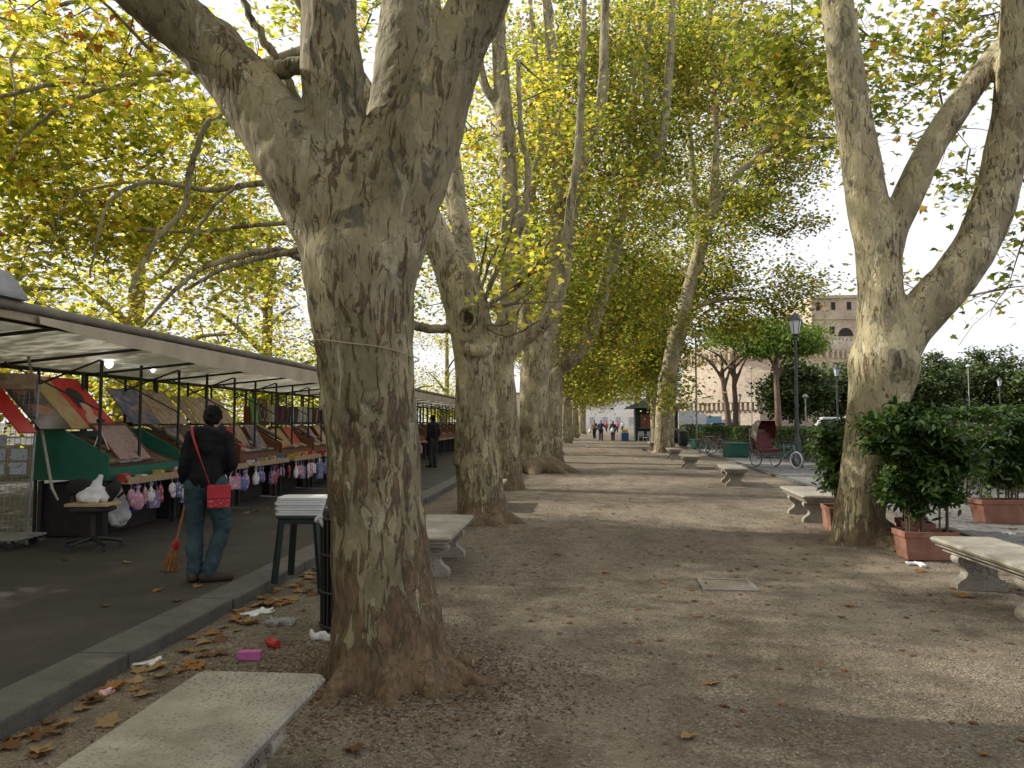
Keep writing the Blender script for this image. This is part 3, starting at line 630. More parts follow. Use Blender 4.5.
# --- trees beyond the stalls, by the river wall
for i, (x, y, h) in enumerate(((-12.5, 5.5, 9.5), (-11.5, -2.5, 9.5), (-13.5, 13, 9), (-14, 21, 10), (-14, 30, 11), (-14.5, 41, 11), (-15, 54, 12), (-14.5, 70, 13), (-14, 88, 13))):
    b = Vector((x, y, .06)); T = [(b+Vector((0, 0, -.1)), .4), (b+Vector((0, 0, 2)), .28), (b+Vector((.2, .2, 4.5)), .24), (b+Vector((.1, .5, h*.9)), .12)]
    limbs = [[(b+Vector((.1, .1, 2.6+k*.9)), .13), (b+Vector((math.cos(a)*1.8, math.sin(a)*1.8, 4+k*.8)), .09), (b+Vector((math.cos(a)*3.2, math.sin(a)*3.2, 4.2+k*.9)), .04)] for k, a in enumerate((.3, 2.4, 4.4, 1.4, -.9))]
    tree(f'yellowing plane tree beyond the bookstalls, {("level with the camera", "behind the camera", "first in view", "second in view", "third in view", "fourth in view", "fifth in view", "sixth in view", "last in view")[i]} along the river wall', b, [T]+limbs,
         ([((-9.7, 6.2, 6.4), (1.8, 3.8, 1.2), 70), ((-10.4, 11.5, 6.8), (1.8, 3.2, 1.2), 60), ((-10.2, 8.6, 3.0), (1.5, 2.6, 1.6), 90)] if i == 0 else [])+[((x+.6, y, 4.2), (3.6, 3.4, 2.4), 54), ((x-.4, y+1, 2.6), (1.6, 4.6, 1.4), 80), ((x, y+.5, h*.72), (3.4, 3.4, h*.26), 24 if i > 1 else 90)], 80, .6, .14, LEAF_Y, BARK3, .06, 110+i, lump=.02, group='plane trees along the river wall', shape=KITE, skip=.2)  # first tree gets extra out-of-view leaf masses, added to block the sun
# the knot hole: a real hollow pressed into the second trunk
hc = at(471, 321, 11.8)-Vector((-1.79, 11.8, 0))
tm2 = [o for o in COL.objects if o.name == 'trunk.001'][0].data
for v in tm2.vertices:
    dx, dz = v.co.x-hc.x, v.co.z-hc.z; d = math.hypot(dx/.085, dz/.125)
    if v.co.y < hc.y and d < 1.7:
        v.co.y += .26*max(0, 1-d)**.5 if d < 1 else -.035*math.sin(math.pi*(d-1)/.7)
# ---------------------------------------------------------------- bookstalls
BLK = M('black_paint', (.018, .018, .018), .5, .2, 12)
WOODB = M('brown_board', (.15, .062, .024), .65, .3, 4, .15, sc=(1, 6, 1))
WOODP = M('pale_board', (.34, .24, .13), .7, .25, 5, .15, sc=(1, 6, 1))
GREENP = M('green_paint', (.012, .115, .068), .5, .18, 3)
DARKC = M('dark_cloth', (.022, .019, .017), .9, .3, 6, .3)
WHT = M('white_plastic', (.70, .70, .70), .5, .08, 5)
STEEL = M('grey_steel', (.26, .26, .25), .45, .15, 10, metal=.6)
CREAM = M('cream_canvas', (.46, .40, .30), .85, .16, 2.5, .2)
BEIGEBAR = M('beige_bar', (.40, .33, .23), .7, .2, 5, .1)
ORD = ['first', 'second', 'third', 'fourth', 'fifth', 'sixth', 'seventh', 'eighth', 'ninth', 'tenth', 'eleventh', 'twelfth', 'thirteenth', 'fourteenth', 'fifteenth', 'sixteenth', 'seventeenth', 'eighteenth', 'nineteenth']
PZ = .115; SW = -5.86; SL = 1.78
def stall_xf(i): return st(SW, 9.3+1.95*i, PZ)
def loc(i, x, y, z): return stall_xf(i)+UX*x+UY*y+Vector((0, 0, z))
def side_poly(): return [(-1.0, .74), (0, .74), (.0, 1.06), (-.06, 1.09), (-.62, 1.39), (-1.0, 1.39)]
def make_stall(green):
    t = thing('bookstall', 'x', 'bookstall', (0, 0, 0), AL, 'bookstalls in a row under the long awning')
    pm = GREENP if green else WOODB
    for y in (0, SL-.03):
        mb = MB(); mb.prism(side_poly(), lambda a, b, q, y=y: Vector((a, y+q, b)), 0, .03); mb.build('side_panel', pm, t, bevel=.004)
    if not green:
        mb = MB(); mb.prism([(-.02, 1.105), (-.62, 1.42), (-.62, 1.445), (-.02, 1.13)], lambda a, b, q: Vector((a, q, b)), -.03, .09); mb.build('rim', M('black_rim', (.03, .03, .028), .6), t)
        mb = MB(); mb.prism([(-.10, 1.155), (-.60, 1.415), (-.60, 1.45), (-.10, 1.19)], lambda a, b, q: Vector((a, q, b)), .095, .22); mb.build('rim_board', WOODP, t)
    MB().box((-.5, SL/2, .75), (.98, SL-.065, .025)).build('base_board', pm, t)
    MB().box((-.985, SL/2, 1.06), (.025, SL-.065, .6)).build('back_board', pm, t)
    mb = MB(); mb.prism([(-.04, .90), (-.96, 1.25), (-.96, 1.27), (-.04, .92)], lambda a, b, q: Vector((a, q, b)), .035, SL-.035); mb.build('display_board', M('stall_board', (.075, .045, .03), .8, .3, 4, .2), t)
    MB().box((-.01, SL/2, .83), (.022, SL-.07, .14)).build('front_board', pm, t)
    MB().box((-.62, SL/2, .35), (.66, SL-.2, .68)).build('dark_base', DARKC, t, bevel=.02)  # plain dark box filling the space under the boards
    for x in (-.06, -.93):
        for y in (.05, SL-.05): MB().box((x, y, .365), (.05, .05, .73)).build('leg', BLK, t)
    # tray with a low lip along the front
    mb = MB(); mb.box((.12, SL/2, .70), (.24, SL-.1, .018)); mb.box((.237, SL/2, .735), (.016, SL-.1, .085)); mb.build('front_tray', WOODP, t, bevel=.003)
    for y in (.25, SL-.25): MB().bar((-.02, y, .5), (.20, y, .69), .025).build('bracket', BLK, t)
    for y in (.02, SL*.52):
        MB().cyl((-.14, y, .74), (-.14, y, 2.28), .021, seg=8).build('post', BLK, t)
        MB().cyl((-1.06, y+.1, 0), (-1.06, y+.1, 2.2), .022, seg=8).build('post', BLK, t)
    MB().bar((-1.06, .12, 1.98), (-.16, .02, 2.28), .022).build('brace', BLK, t)
    mb = MB(); mb.box((-1.2, SL/2, 1.47), (.42, SL-.02, .022)); mb.box((-.985, SL/2, 1.45), (.016, SL-.02, .06)); mb.build('upper_shelf', BLK, t)
    MB().tube([(.255, .05, .69), (.255, SL-.05, .69)], .006, 6).build('hanging_rail', STEEL, t)
    return t
s0 = make_stall(True); s0.location = stall_xf(0); s0['label'] = 'nearest bookstall with dark green side panels and slanted posters'
s1 = make_stall(False)
for i in range(1, 19):
    o = s1 if i == 1 else copy_tree(s1)
    o.location = stall_xf(i); o['label'] = f'wooden bookstall with brown side panels, {ORD[i]} in the row'

# pictures on show: printed posters and prints, each its own colours
def art(name, stops, scale=3.0, dist=1.5, off=0.0):
    m, nt, b, o = newmat(name); tcn = nt.nodes.new('ShaderNodeTexCoord'); mp = nt.nodes.new('ShaderNodeMapping'); mp.inputs['Location'].default_value = (off, off*1.7, off*.6)
    nt.links.new(tcn.outputs['Object'], mp.inputs[0]); n = noise(nt, mp.outputs[0], scale, 4, .6, dist)
    nt.links.new(ramp(nt, n, stops).outputs[0], b.inputs['Base Color']); b.inputs['Roughness'].default_value = .35; return m
A = {'dark': art('print_dark', [(.3, (.02, .016, .014)), (.55, (.06, .035, .022)), (.7, (.25, .09, .03)), (.8, (.03, .02, .02))], 3.2),
     'yellow': art('print_yellow', [(.3, (.30, .20, .07)), (.5, (.44, .31, .12)), (.7, (.50, .38, .18))], 2.5),
     'red': M('print_red', (.52, .022, .018), .4, .1, 3),
     'blue': art('print_blue', [(.3, (.03, .06, .16)), (.48, (.10, .13, .22)), (.56, (.34, .22, .14)), (.75, (.48, .34, .22))], 2.6, 1.2),
     'flesh': art('print_flesh', [(.25, (.13, .07, .04)), (.45, (.36, .24, .15)), (.6, (.56, .42, .28)), (.8, (.20, .12, .07))], 3.8, 2.2, 3),
     'collage': art('print_collage', [(.3, (.08, .07, .08)), (.45, (.36, .21, .18)), (.52, (.5, .36, .30)), (.62, (.16, .15, .17)), (.75, (.55, .44, .36))], 9, 3, 5),
     'sepia': art('print_sepia', [(.3, (.14, .09, .05)), (.6, (.42, .31, .19)), (.75, (.30, .20, .10))], 6, 1, 8)}
def panel(name, label, cat, i, x0, z0, x1, z1, y0, y1, face, th=.018, frame=None, group=None, figure=None):
    """flat picture leaning back: lower edge (x0,z0), upper edge (x1,z1), from y0 to y1 along stall i"""
    L = math.hypot(x1-x0, z1-z0); W = y1-y0; t = thing(name, label, cat, loc(i, x0, y0, z0), AL, group)
    ang = math.atan2(x0-x1, z1-z0); rot = Matrix.Rotation(-ang, 3, 'Y')
    f = lambda v: rot @ Vector(v)
    mb = MB(); mb.prism([(0, 0), (W, 0), (W, L), (0, L)], lambda a, b, q: f((q, a, b)), -th, 0); mb.build('print', face, t)
    if frame:
        mb = MB(); w = .03
        for a0, a1, b0, b1 in ((-w, W+w, -w, 0), (-w, W+w, L, L+w), (-w, 0, 0, L), (W, W+w, 0, L)): mb.prism([(a0, b0), (a1, b0), (a1, b1), (a0, b1)], lambda a, b, q: f((q, a, b)), -th, .012)
        mb.build('frame', frame, t)
    if figure: figure(t, f, W, L)
    return t
SKIN_P = M('printed_skin', (.50, .33, .22), .4, .15, 6); HAIR_P = M('printed_black', (.015, .012, .012), .4)
def oval(mb, f, ca, cb, ra, rb, q, n=18, squeeze=0):
    mb.prism([(ca+ra*math.cos(2*math.pi*k/n)*(1+squeeze*math.sin(2*math.pi*k/n)), cb+rb*math.sin(2*math.pi*k/n)) for k in range(n)], lambda a, b, s: f((s, a, b)), q, q+.002)
def fig_portrait(t, f, W, L):
    mb = MB(); oval(mb, f, W*.34, L*.16, W*.24, L*.15, .001, squeeze=-.2); oval(mb, f, W*.42, L*.42, W*.15, L*.16, .003); mb.prism([(W*.36, L*.22), (W*.48, L*.22), (W*.47, L*.34), (W*.37, L*.34)], lambda a, b, s: f((s, a, b)), .002, .0025); mb.build('printed_face', SKIN_P, t)
    mb = MB(); oval(mb, f, W*.40, L*.64, W*.24, L*.15, .006); oval(mb, f, W*.24, L*.50, W*.07, L*.12, .008); mb.build('printed_hair', HAIR_P, t)
def fig_dark(t, f, W, L):
    mb = MB(); oval(mb, f, W*.55, L*.34, W*.28, L*.10, .001, squeeze=.3); oval(mb, f, W*.35, L*.7, W*.2, L*.10, .001); mb.build('printed_flame', M('printed_orange', (.33, .12, .03), .4, .4, 8), t)
PG = 'posters and prints on the nearest bookstalls'
# the three tall slanted posters of the green stall
panel('poster', 'dark brown poster leaning on the green bookstall beside its yellow neighbour', 'poster', 0, -.55, 1.40, -1.20, 2.10, -.52, .06, A['dark'], figure=fig_dark, group=PG)
panel('poster', 'plain yellow poster between the dark and the red posters', 'poster', 0, -.55, 1.40, -1.20, 2.10, .08, .46, A['yellow'], group=PG)
panel('poster', 'red poster with a dark haired woman on the green bookstall', 'poster', 0, -.55, 1.40, -1.20, 2.10, .47, 1.10, A['red'], figure=fig_portrait, group=PG)
panel('poster', 'narrow red poster edge on, hanging behind the wire rack', 'poster', 0, -.55, 1.36, -1.16, 2.04, -.86, -.56, A['red'], group=PG)
panel('framed_print', 'large framed collage of small pink figures standing inside the green bookstall', 'picture', 0, -.10, .97, -.50, 1.44, .42, 1.18, A['collage'], frame=WOODB, group=PG)
panel('poster', 'blue and brown painted poster on the second bookstall', 'poster', 1, -.62, 1.46, -1.08, 2.0, -.36, .40, A['blue'], group=PG)
panel('poster', 'poster of pale painted faces on the second bookstall', 'poster', 1, -.62, 1.46, -1.08, 2.0, .42, 1.30, A['flesh'], group=PG)
for k in range(6):
    panel('print', f'small sepia print leaning on the third bookstall, {ORD[k]} along its shelf', 'print', 2, -.66, 1.46, -1.02, 1.94, -.50+k*.30, -.50+k*.30+.26, A[('sepia', 'yellow', 'flesh', 'sepia', 'collage', 'yellow')[k]], th=.012, group=PG)
# prints standing upright in the sloping boxes
rq = random.Random(12)
for i in range(1, 9):
    for k in range(3):
        kn = ('collage', 'sepia', 'flesh', 'blue', 'yellow', 'dark', 'red')[(i*3+k*2) % 7]; y0 = .10+k*.54+rq.uniform(-.05, .05)
        panel('print', f'{kn if kn not in ("flesh", "collage") else "pale" if kn == "flesh" else "many figured"} print standing in the box of the {ORD[i]} bookstall', 'print', i, -.16-.05*(k % 2), 1.0, -.42-.05*(k % 2), 1.36+rq.uniform(-.06, .08), y0, y0+rq.uniform(.34, .46), A[kn], th=.012, frame=(WOODB, WOODP, None)[rq.randrange(3)], group=PG)
# green board and wire rack of the fourth stall
panel('display_panel', 'bright green upright panel between third and fourth bookstalls', 'panel', 3, -.62, 1.47, -.70, 1.98, .0, .30, M('bright_green', (.09, .28, .03), .5), group=PG)
t = thing('postcard_rack', 'dark wire postcard rack on the fourth bookstall', 'postcard rack', loc(3, -.64, .36, 1.475), AL)
mb = MB()
for k in range(8): mb.bar((0, k*.07, 0), (-.05, k*.07, .5), .007)
for k in range(7): mb.bar((-.005*k, 0, .03+k*.075), (-.005*k, .49, .03+k*.075), .007)
mb.build('wires', BLK, t)
mb = MB(); rr = random.Random(9)
for a in range(7):
    for b in range(6):
        if rr.random() < .8: mb.box((-.03-.005*b, .035+a*.07, .065+b*.075), (.004, .055, .06), mi=rr.randrange(3))
mb.build('postcards', [A['yellow'], A['dark'], A['sepia']], t)

# prints lying in the sloping boxes, and upright old books on the shelves behind
rr = random.Random(21)
PRC = {'cream': (.50, .43, .32), 'brown': (.18, .10, .05), 'ochre': (.40, .26, .08), 'grey': (.28, .27, .25), 'red': (.36, .05, .04), 'blue': (.08, .12, .24)}
pr_me = {}
for kname, c in PRC.items():
    mb = MB(); mb.box((0, 0, .012), (.30, .23, .024)); mb.box((0, 0, .0255), (.24, .17, .003), mi=1)
    pr_me[kname] = mb.mesh('booklet', [M('booklet_'+kname, c, .6), A[('collage', 'sepia', 'flesh', 'dark', 'yellow', 'blue')[len(pr_me)]]])
SLOPE = math.atan2(.35, .92)
for i in range(0, 9):
    for row in range(3):
        for k in range(6):
            if i == 0 and k > 2: continue
            kn = rr.choice(list(PRC)); x = -.20-row*.29; o = link('booklet', pr_me[kn], None, loc(i, x, .2+k*.27, .93+(-x-.04)*.35/.92+.004))
            o.rotation_euler = Matrix.Rotation(AL, 3, 'Z').to_euler(); o.rotation_euler = (Matrix.Rotation(AL, 3, 'Z') @ Matrix.Rotation(SLOPE, 3, 'Y') @ Matrix.Rotation(rr.uniform(-.08, .08), 3, 'Z')).to_euler()
            tag(o, f'{kn} booklet lying in the sloping box of the {ORD[i]} bookstall', 'booklet', f'{kn} booklets in the {ORD[i]} stall')
BKC = {'dark red': (.20, .03, .025), 'brown': (.13, .07, .035), 'black': (.025, .025, .028), 'cream': (.48, .42, .31), 'dark blue': (.03, .05, .12), 'olive': (.12, .12, .05), 'white': (.62, .61, .58)}
bk_me = {}
for kn, c in BKC.items():
    for j, (w, h) in enumerate(((.06, .34), (.045, .40))):
        mb = MB(); mb.box((0, -w/2+.003, h/2), (.17, .006, h)); mb.box((0, w/2-.003, h/2), (.17, .006, h)); mb.box((.083, 0, h/2), (.006, w-.001, h)); mb.box((-.004, 0, h/2), (.155, w-.013, h-.012), mi=1)
        bk_me[kn, j] = mb.mesh('book', [M('cover_'+kn.replace(' ', '_'), c, .55), M('pages', (.5, .45, .34), .9)])
nb = 0
for i in range(3, 10):
    y = .86 if i == 3 else .05
    while y < SL-.06:
        kn = rr.choice(list(BKC)); j = rr.randrange(2); w = (.06, .045)[j]
        o = link('book', bk_me[kn, j], None, loc(i, -1.12+rr.uniform(-.02, .02), y+w/2, 1.483))
        lean = rr.choice((0, 0, .05, .2, .3)); o.rotation_euler = (Matrix.Rotation(AL, 3, 'Z') @ Matrix.Rotation(-lean, 3, 'X')).to_euler()
        tag(o, f'{kn} old book standing on the upper shelf of the {ORD[i]} bookstall', 'book', f'{kn} books on the {ORD[i]} stall shelf'); nb += 1
        y += w+.006+lean*.13+rr.random()*.012
# souvenirs on the front trays and pouches hanging below them
rr = random.Random(4)
BGC = {'pink': (.42, .20, .24), 'blue': (.09, .12, .26), 'white': (.55, .53, .52), 'red': (.30, .04, .045), 'purple': (.16, .11, .21)}
def bagmat(n, c):
    m, nt, b, o = newmat('pouch_'+n); co = coords(nt, 'Object'); v = voro(nt, co, 24)
    nt.links.new(mixc(nt, ramp(nt, v, [(.30, (1, 1, 1)), (.36, (0, 0, 0))]).outputs[0], c, [min(.62, .28+.8*x) for x in c[::-1]] if c[1] < .5 else (.30, .06, .10)), b.inputs['Base Color']); b.inputs['Roughness'].default_value = .7; return m
bg_me = {}
for kn, c in BGC.items():
    m_ = bagmat(kn, c)
    mb = MB(); mb.lathe([(.012, -.045), (.02, -.075), (.045, -.10), (.062, -.15), (.06, -.20), (.04, -.235), (.01, -.24)], seg=10); mb.lathe([(.012, -.05), (.032, -.025), (.036, -.02)], seg=9)
    mb.tube([(.0, .0, -.05), (.004, -.012, -.01), (0, 0, .012), (.004, .012, -.01), (0, 0, -.05)], .0035, 4); bg_me[kn, 0] = mb.mesh('pouch', [m_])
    mb = MB(); mb.prism([(-.06, -.22), (.055, -.225), (.065, -.20), (.06, -.09), (.03, -.075), (-.04, -.072), (-.062, -.10), (-.068, -.2)], lambda a, b, q: Vector((q, a, b)), -.03, .03); mb.tube([(0, -.045, -.08), (.004, -.02, -.01), (0, 0, .012), (.004, .02, -.01), (0, .045, -.08)], .004, 4); bg_me[kn, 1] = mb.mesh('pouch', [m_], .012)
    mb = MB(); mb.ell((0, 0, -.12), (.05, .055, .075), 10, 8); mb.ell((.0, .02, -.20), (.04, .04, .05), 9, 6); mb.tube([(0, 0, -.06), (0, 0, .012)], .004, 4); bg_me[kn, 2] = mb.mesh('pouch', [m_])
bxm = {}
for kn, c in (('red', (.45, .04, .03)), ('white', (.66, .65, .62)), ('yellow', (.50, .36, .05)), ('blue', (.06, .14, .34))):
    mb = MB(); mb.box((0, 0, .05), (.12, .10, .10)); mb.box((.0615, 0, .05), (.003, .06, .05), mi=1); mb.box((0, 0, .1015), (.08, .06, .003), mi=1)
    bxm[kn] = mb.mesh('souvenir_box', [M('box_'+kn, c, .5), A['collage']])
for i in range(0, 10):
    for k in range(12):
        if i in (4, 5) and k > 7 or rr.random() < .1: continue
        kn = rr.choice(list(BGC)); o = link('pouch', bg_me[kn, rr.randrange(3)], None, loc(i, .257, .1+k*.142+rr.uniform(-.04, .04), .68), AL+rr.uniform(-.5, .5))
        s = rr.uniform(1.0, 1.75); o.scale = (s*.5, s*rr.uniform(.85, 1.25), s*rr.uniform(.8, 1.1))
        tag(o, f'{kn} cloth pouch hanging below the tray of the {ORD[i]} bookstall', 'pouch', f'{kn} pouches on the {ORD[i]} stall')
    for k in range(8):
        if rr.random() < .25: continue
        kn = rr.choice(list(bxm)); o = link('souvenir_box', bxm[kn], None, loc(i, .12, .16+k*.2+rr.uniform(-.02, .02), .709), AL+rr.uniform(-.3, .3)); o.scale = (1, 1, rr.uniform(.7, 1.5))
        tag(o, f'small {kn} souvenir box standing on the front tray of the {ORD[i]} bookstall', 'souvenir', f'{kn} boxes on the {ORD[i]} stall tray')
# two printed shopping bags
for (i, y, kn, cc_) in ((3, 1.55, 'blue', 'blue patterned'), (4, 1.5, 'white', 'white and red patterned')):
    t = thing('tote_bag', f'large {cc_} cloth bag hanging from the {ORD[i]} bookstall', 'cloth bag', loc(i, .275, y, .66), AL)
    mb = MB(); mb.prism([(-.17, -.44), (.17, -.44), (.155, -.10), (-.155, -.10)], lambda a, b, q: Vector((q, a, b)), -.035, .035); mb.build('bag', bg_me[kn, 0].materials[0], t, bevel=.02)
    for q in (-.03, .03): MB().tube([(q, -.09, -.10), (q*.3, -.05, -.02), (0, 0, .015), (q*.3, .05, -.02), (q, .09, -.10)], .008, 5).build('strap', WHT, t)

# ---------------------------------------------------------------- awnings
cv, nt, b, o = newmat('awning_canvas'); co = coords(nt, 'Object')
c = ramp(nt, noise(nt, co, 2.2, 6, .6), [(.3, (.68, .67, .62)), (.7, (.80, .79, .75))]).outputs[0]; nt.links.new(c, b.inputs['Base Color']); b.inputs['Roughness'].default_value = .8
tr = nd(nt, 'ShaderNodeBsdfTranslucent'); nt.links.new(c, tr.inputs[0]); mx = nd(nt, 'ShaderNodeMixShader'); mx.inputs[0].default_value = .58
nt.links.new(b.outputs[0], mx.inputs[1]); nt.links.new(tr.outputs[0], mx.inputs[2]); nt.links.new(mx.outputs[0], o.inputs[0]); CANVAS = cv
def awning(u0, L, label, val0):
    t = thing('awning', label, 'awning', st(-5.0, u0, 0), AL, 'long awnings over the bookstalls'); rr = random.Random(int(u0))
    nx, ny = 9, int(L/.3); mb = MB(); vs_ = []
    for j in range(ny+1):
        for i in range(nx):
            x = -2.55*i/(nx-1); y = L*j/ny; s = (y % 1.95)/1.95
            vs_.append((x, y, 2.63-.25*i/(nx-1)-.035*math.sin(math.pi*s)*math.sin(math.pi*i/(nx-1))+.006*mnoise.noise(Vector((x*3, y*3, 0)))))
    fs_ = [(j*nx+i, j*nx+i+1, (j+1)*nx+i+1, (j+1)*nx+i) for j in range(ny) for i in range(nx-1)]
    mb.add(vs_, fs_, 0, True); mb.add([(v[0], v[1], v[2]-.008) for v in vs_], [f[::-1] for f in fs_], 0, True); mb.build('canopy', CANVAS, t)
    MB().tube([(.03, 0, 2.645), (.03, L, 2.64)], .05, 10).build('front_roll', M('grey_canvas', (.20, .18, .15), .85, .25, 6, .3), t)
    MB().box((.0, L/2, 2.555), (.05, L, .07)).build('front_beam', BEIGEBAR, t, bevel=.006)
    MB().box((-.09, L/2, 2.53), (.03, L, .04)).build('dark_gap_strip', BLK, t)  # black strip that gives the gap behind the beam its darkness
    MB().cyl((-2.5, 0, 2.345), (-2.5, L, 2.345), .03, seg=8).build('back_rail', BLK, t)
    for k in range(int(L/1.95)+1):
        y = min(L-.03, .03+k*1.95)
        MB().bar((-.05, y, 2.575), (-2.5, y, 2.335), .03, .035).build('rafter', BLK, t)
        MB().cyl((-2.5, y, .1), (-2.5, y, 2.33), .028, seg=8).build('post', BLK, t)
        if k: MB().bar((-1.0, y-.03, 1.75), (-1.9, y-.55, 2.34), .02).build('brace', BLK, t)
    ny = int((L-val0)/.12); vs_ = []; rows = 4
    for j in range(ny+1):
        y = val0+(L-val0)*j/ny
        dr = .225 if val0 < 1 else .07+.155*min(1, max(0, (y-val0)/3.4))
        for k in range(rows+1): vs_.append((.065+.012*k/rows*math.sin(y*6+math.sin(y*2.3))+.01*k/rows*math.sin(y*17), y, 2.585-dr*k/rows-.012*(k == rows)*(.5+.5*math.sin(y*3.2))))
    fs_ = [(j*(rows+1)+k, j*(rows+1)+k+1, (j+1)*(rows+1)+k+1, (j+1)*(rows+1)+k) for j in range(ny) for k in range(rows)]
    mb = MB(); mb.add(vs_, fs_, 0, True); mb.add([(v[0]-.006, v[1], v[2]) for v in vs_], [f[::-1] for f in fs_], 0, True); mb.build('valance', CREAM, t)
    return t
awning(5.4, 15.4, 'long beige awning with hanging valance over the nearest bookstalls', 1.3)
awning(20.9, 13.0, 'second beige awning beyond the massive near trunk', .0)
awning(34.0, 13.0, 'farthest beige awning at the end of the bookstall row', .0)
# bits and pieces at the awning's near end
t = thing('folded_canopy', 'grey folded canvas lying on the near end of the awning', 'canvas', st(-5.0, 6.0, 2.69), AL)
mb = MB(); mb.prism([(-.55, 0), (.12, 0), (.10, .06), (-.06, .27), (-.30, .34), (-.55, .36)], lambda a, b, q: Vector((a, q, b)), 0, .5); mb.build('fold', M('grey_tarp', (.26, .27, .30), .7, .2, 5, .2), t, bevel=.03)
mb = MB(); mb.prism([(-.45, .08), (-.02, .08), (-.12, .22), (-.40, .27)], lambda a, b, q: Vector((a, q, b)), -.012, -.002); mb.build('window_flap', WHT, t)
a_ = at(-40, 341, 8.6); b_ = at(150, 347, 9.6)
tag(MB().tube([a_, a_.lerp(b_, .5)+Vector((0, 0, .01)), b_], .055, 10).build('rolled_blind', M('rolled_blind', (.30, .25, .18), .8, .3, 7, .3)), 'brown rolled blind hanging level below the near end of the awning', 'blind')
t = thing('hanging_card', 'grey and white hanging price card among the books of the far stalls', 'card', loc(4, -.05, .55, 2.18), AL)
MB().box((0, 0, -.2), (.012, .15, .42)).build('board', M('card_grey', (.30, .31, .32), .6), t); MB().box((.008, 0, -.24), (.004, .10, .12)).build('slip', WHT, t); MB().cyl((0, 0, 0), (0, 0, .2), .004, seg=5).build('wire', BLK, t)
# lamps under the awning
BULB = emit('bulb_glow', (1, .95, .86), 9); TUBE = emit('tube_glow', (.93, .98, 1), 5)
for k, (px, py, Dd, r) in enumerate(((109, 364, 9.8, .052), (153, 370, 11.4, .03), (212, 377, 14.2, .045), (256, 382, 17, .045), (290, 384, 19.0, .05), (303, 386, 21, .05))):
    q = at(px, py, Dd); t = thing('light_bulb', f'lit bare bulb hanging under the awning, {ORD[k]} from the camera', 'light bulb', q, 0, 'lit bulbs under the awning')
    mb = MB(); mb.ell((0, 0, 0), (r, r, r*1.1), 14, 10); mb.build('glass', BULB, t); MB().cyl((0, 0, r), (0, 0, r+.07), .018, seg=8).build('socket', BLK, t); MB().cyl((0, 0, r+.07), (0, 0, max(.12, 2.47-q.z)), .004, seg=5).build('cable', BLK, t)
a_ = at(98, 352, 9.5); b_ = at(153, 360, 11.6); t = thing('tube_lamp', 'white fluorescent tube fixed under the awning roof', 'tube lamp', a_)
MB().tube([(0, 0, 0), b_-a_], .016, 8).build('tube', TUBE, t); MB().bar((0, 0, .03), (b_-a_)+Vector((0, 0, .03)), .05, .03).build('fitting', STEEL, t)

# ---------------------------------------------------------------- things in front of the stalls
# wire display rack
q = gnd(12, 545, PZ); t = thing('wire_rack', 'tall grey wire display rack leaning at the left edge', 'display rack', q, .25)
mb = MB()
for x in (-.36, .16): mb.bar((x, 0, 0), (x+.06, .06, 1.95), .022)
for z in (.05, .75, 1.3, 1.93): mb.bar((-.36+.03*z, .03*z, z), (.16+.03*z, .03*z, z), .018)
mb.build('frame', STEEL, t)
mb = MB()
for k in range(8): mb.bar((-.31+k*.062, .0, .08), (-.25+k*.062, .06, 1.9), .005)
for k in range(22): z = .12+k*.083; mb.bar((-.36+.03*z, .03*z-.006, z), (.16+.03*z, .03*z-.006, z), .004)
mb.build('mesh_wires', STEEL, t)
rr = random.Random(8)
for k in range(5):
    z = .92+.17*(k // 2); MB().box((-.24+.25*(k % 2)+.03*z, -.02+.03*z, z), (.19, .012, .14)).build('card', art(f'rack_card_{k}', [(.3, (.15, .17, .22)), (.5, (.40, .42, .46)), (.7, (.25, .28, .36))], 8, 2, k), t)
MB().box((-.02, .02, 1.98), (.46, .10, .20)).build('top_box', A['sepia'], t, bevel=.01)
# the pale pole leaning on the stall
tag(MB().tube([at(27, 349, 8.9), at(40, 420, 8.85), at(52, 488, 8.75), at(58, 500, 8.7)], [.018, .018, .018, .012], 8).build('pole', M('pale_pole', (.40, .36, .29), .6, .2, 8)), 'pale slanting pole propped against the green bookstall', 'pole')
# grey low platform
q = gnd(12, 548, PZ); t = thing('platform_trolley', 'low grey platform trolley at the left edge of the pavement', 'trolley', q, .1)
MB().box((-.3, .1, .12), (.95, .55, .03)).build('deck', M('grey_board', (.22, .22, .21), .8, .25, 6, .2), t, bevel=.008)
for x in (-.65, .05):
    for y in (-.1, .3): MB().cyl((x, y-.015, .05), (x, y+.015, .05), .05, seg=12).build('wheel', BLK, t)
    MB().box((x, .1, .09), (.04, .46, .035)).build('axle', STEEL, t)
# camera tripod standing on the green stall
q = loc(0, -.30, .28, 1.12); t = thing('tripod', 'small silver tripod standing on the green bookstall', 'tripod', q)
for a in (.3, 2.4, 4.5): MB().tube([(0, 0, .26), (.11*math.cos(a), .11*math.sin(a), -.0)], [.011, .007], 6).build('leg', M('tripod_silver', (.5, .5, .5), .4, .1, 5), t)
MB().cyl((0, 0, .2), (0, 0, .36), .014, seg=8).build('column', M('tripod_silver', (.5, .5, .5)), t); MB().box((0, 0, .38), (.08, .06, .05)).build('head', BLK, t, bevel=.006)
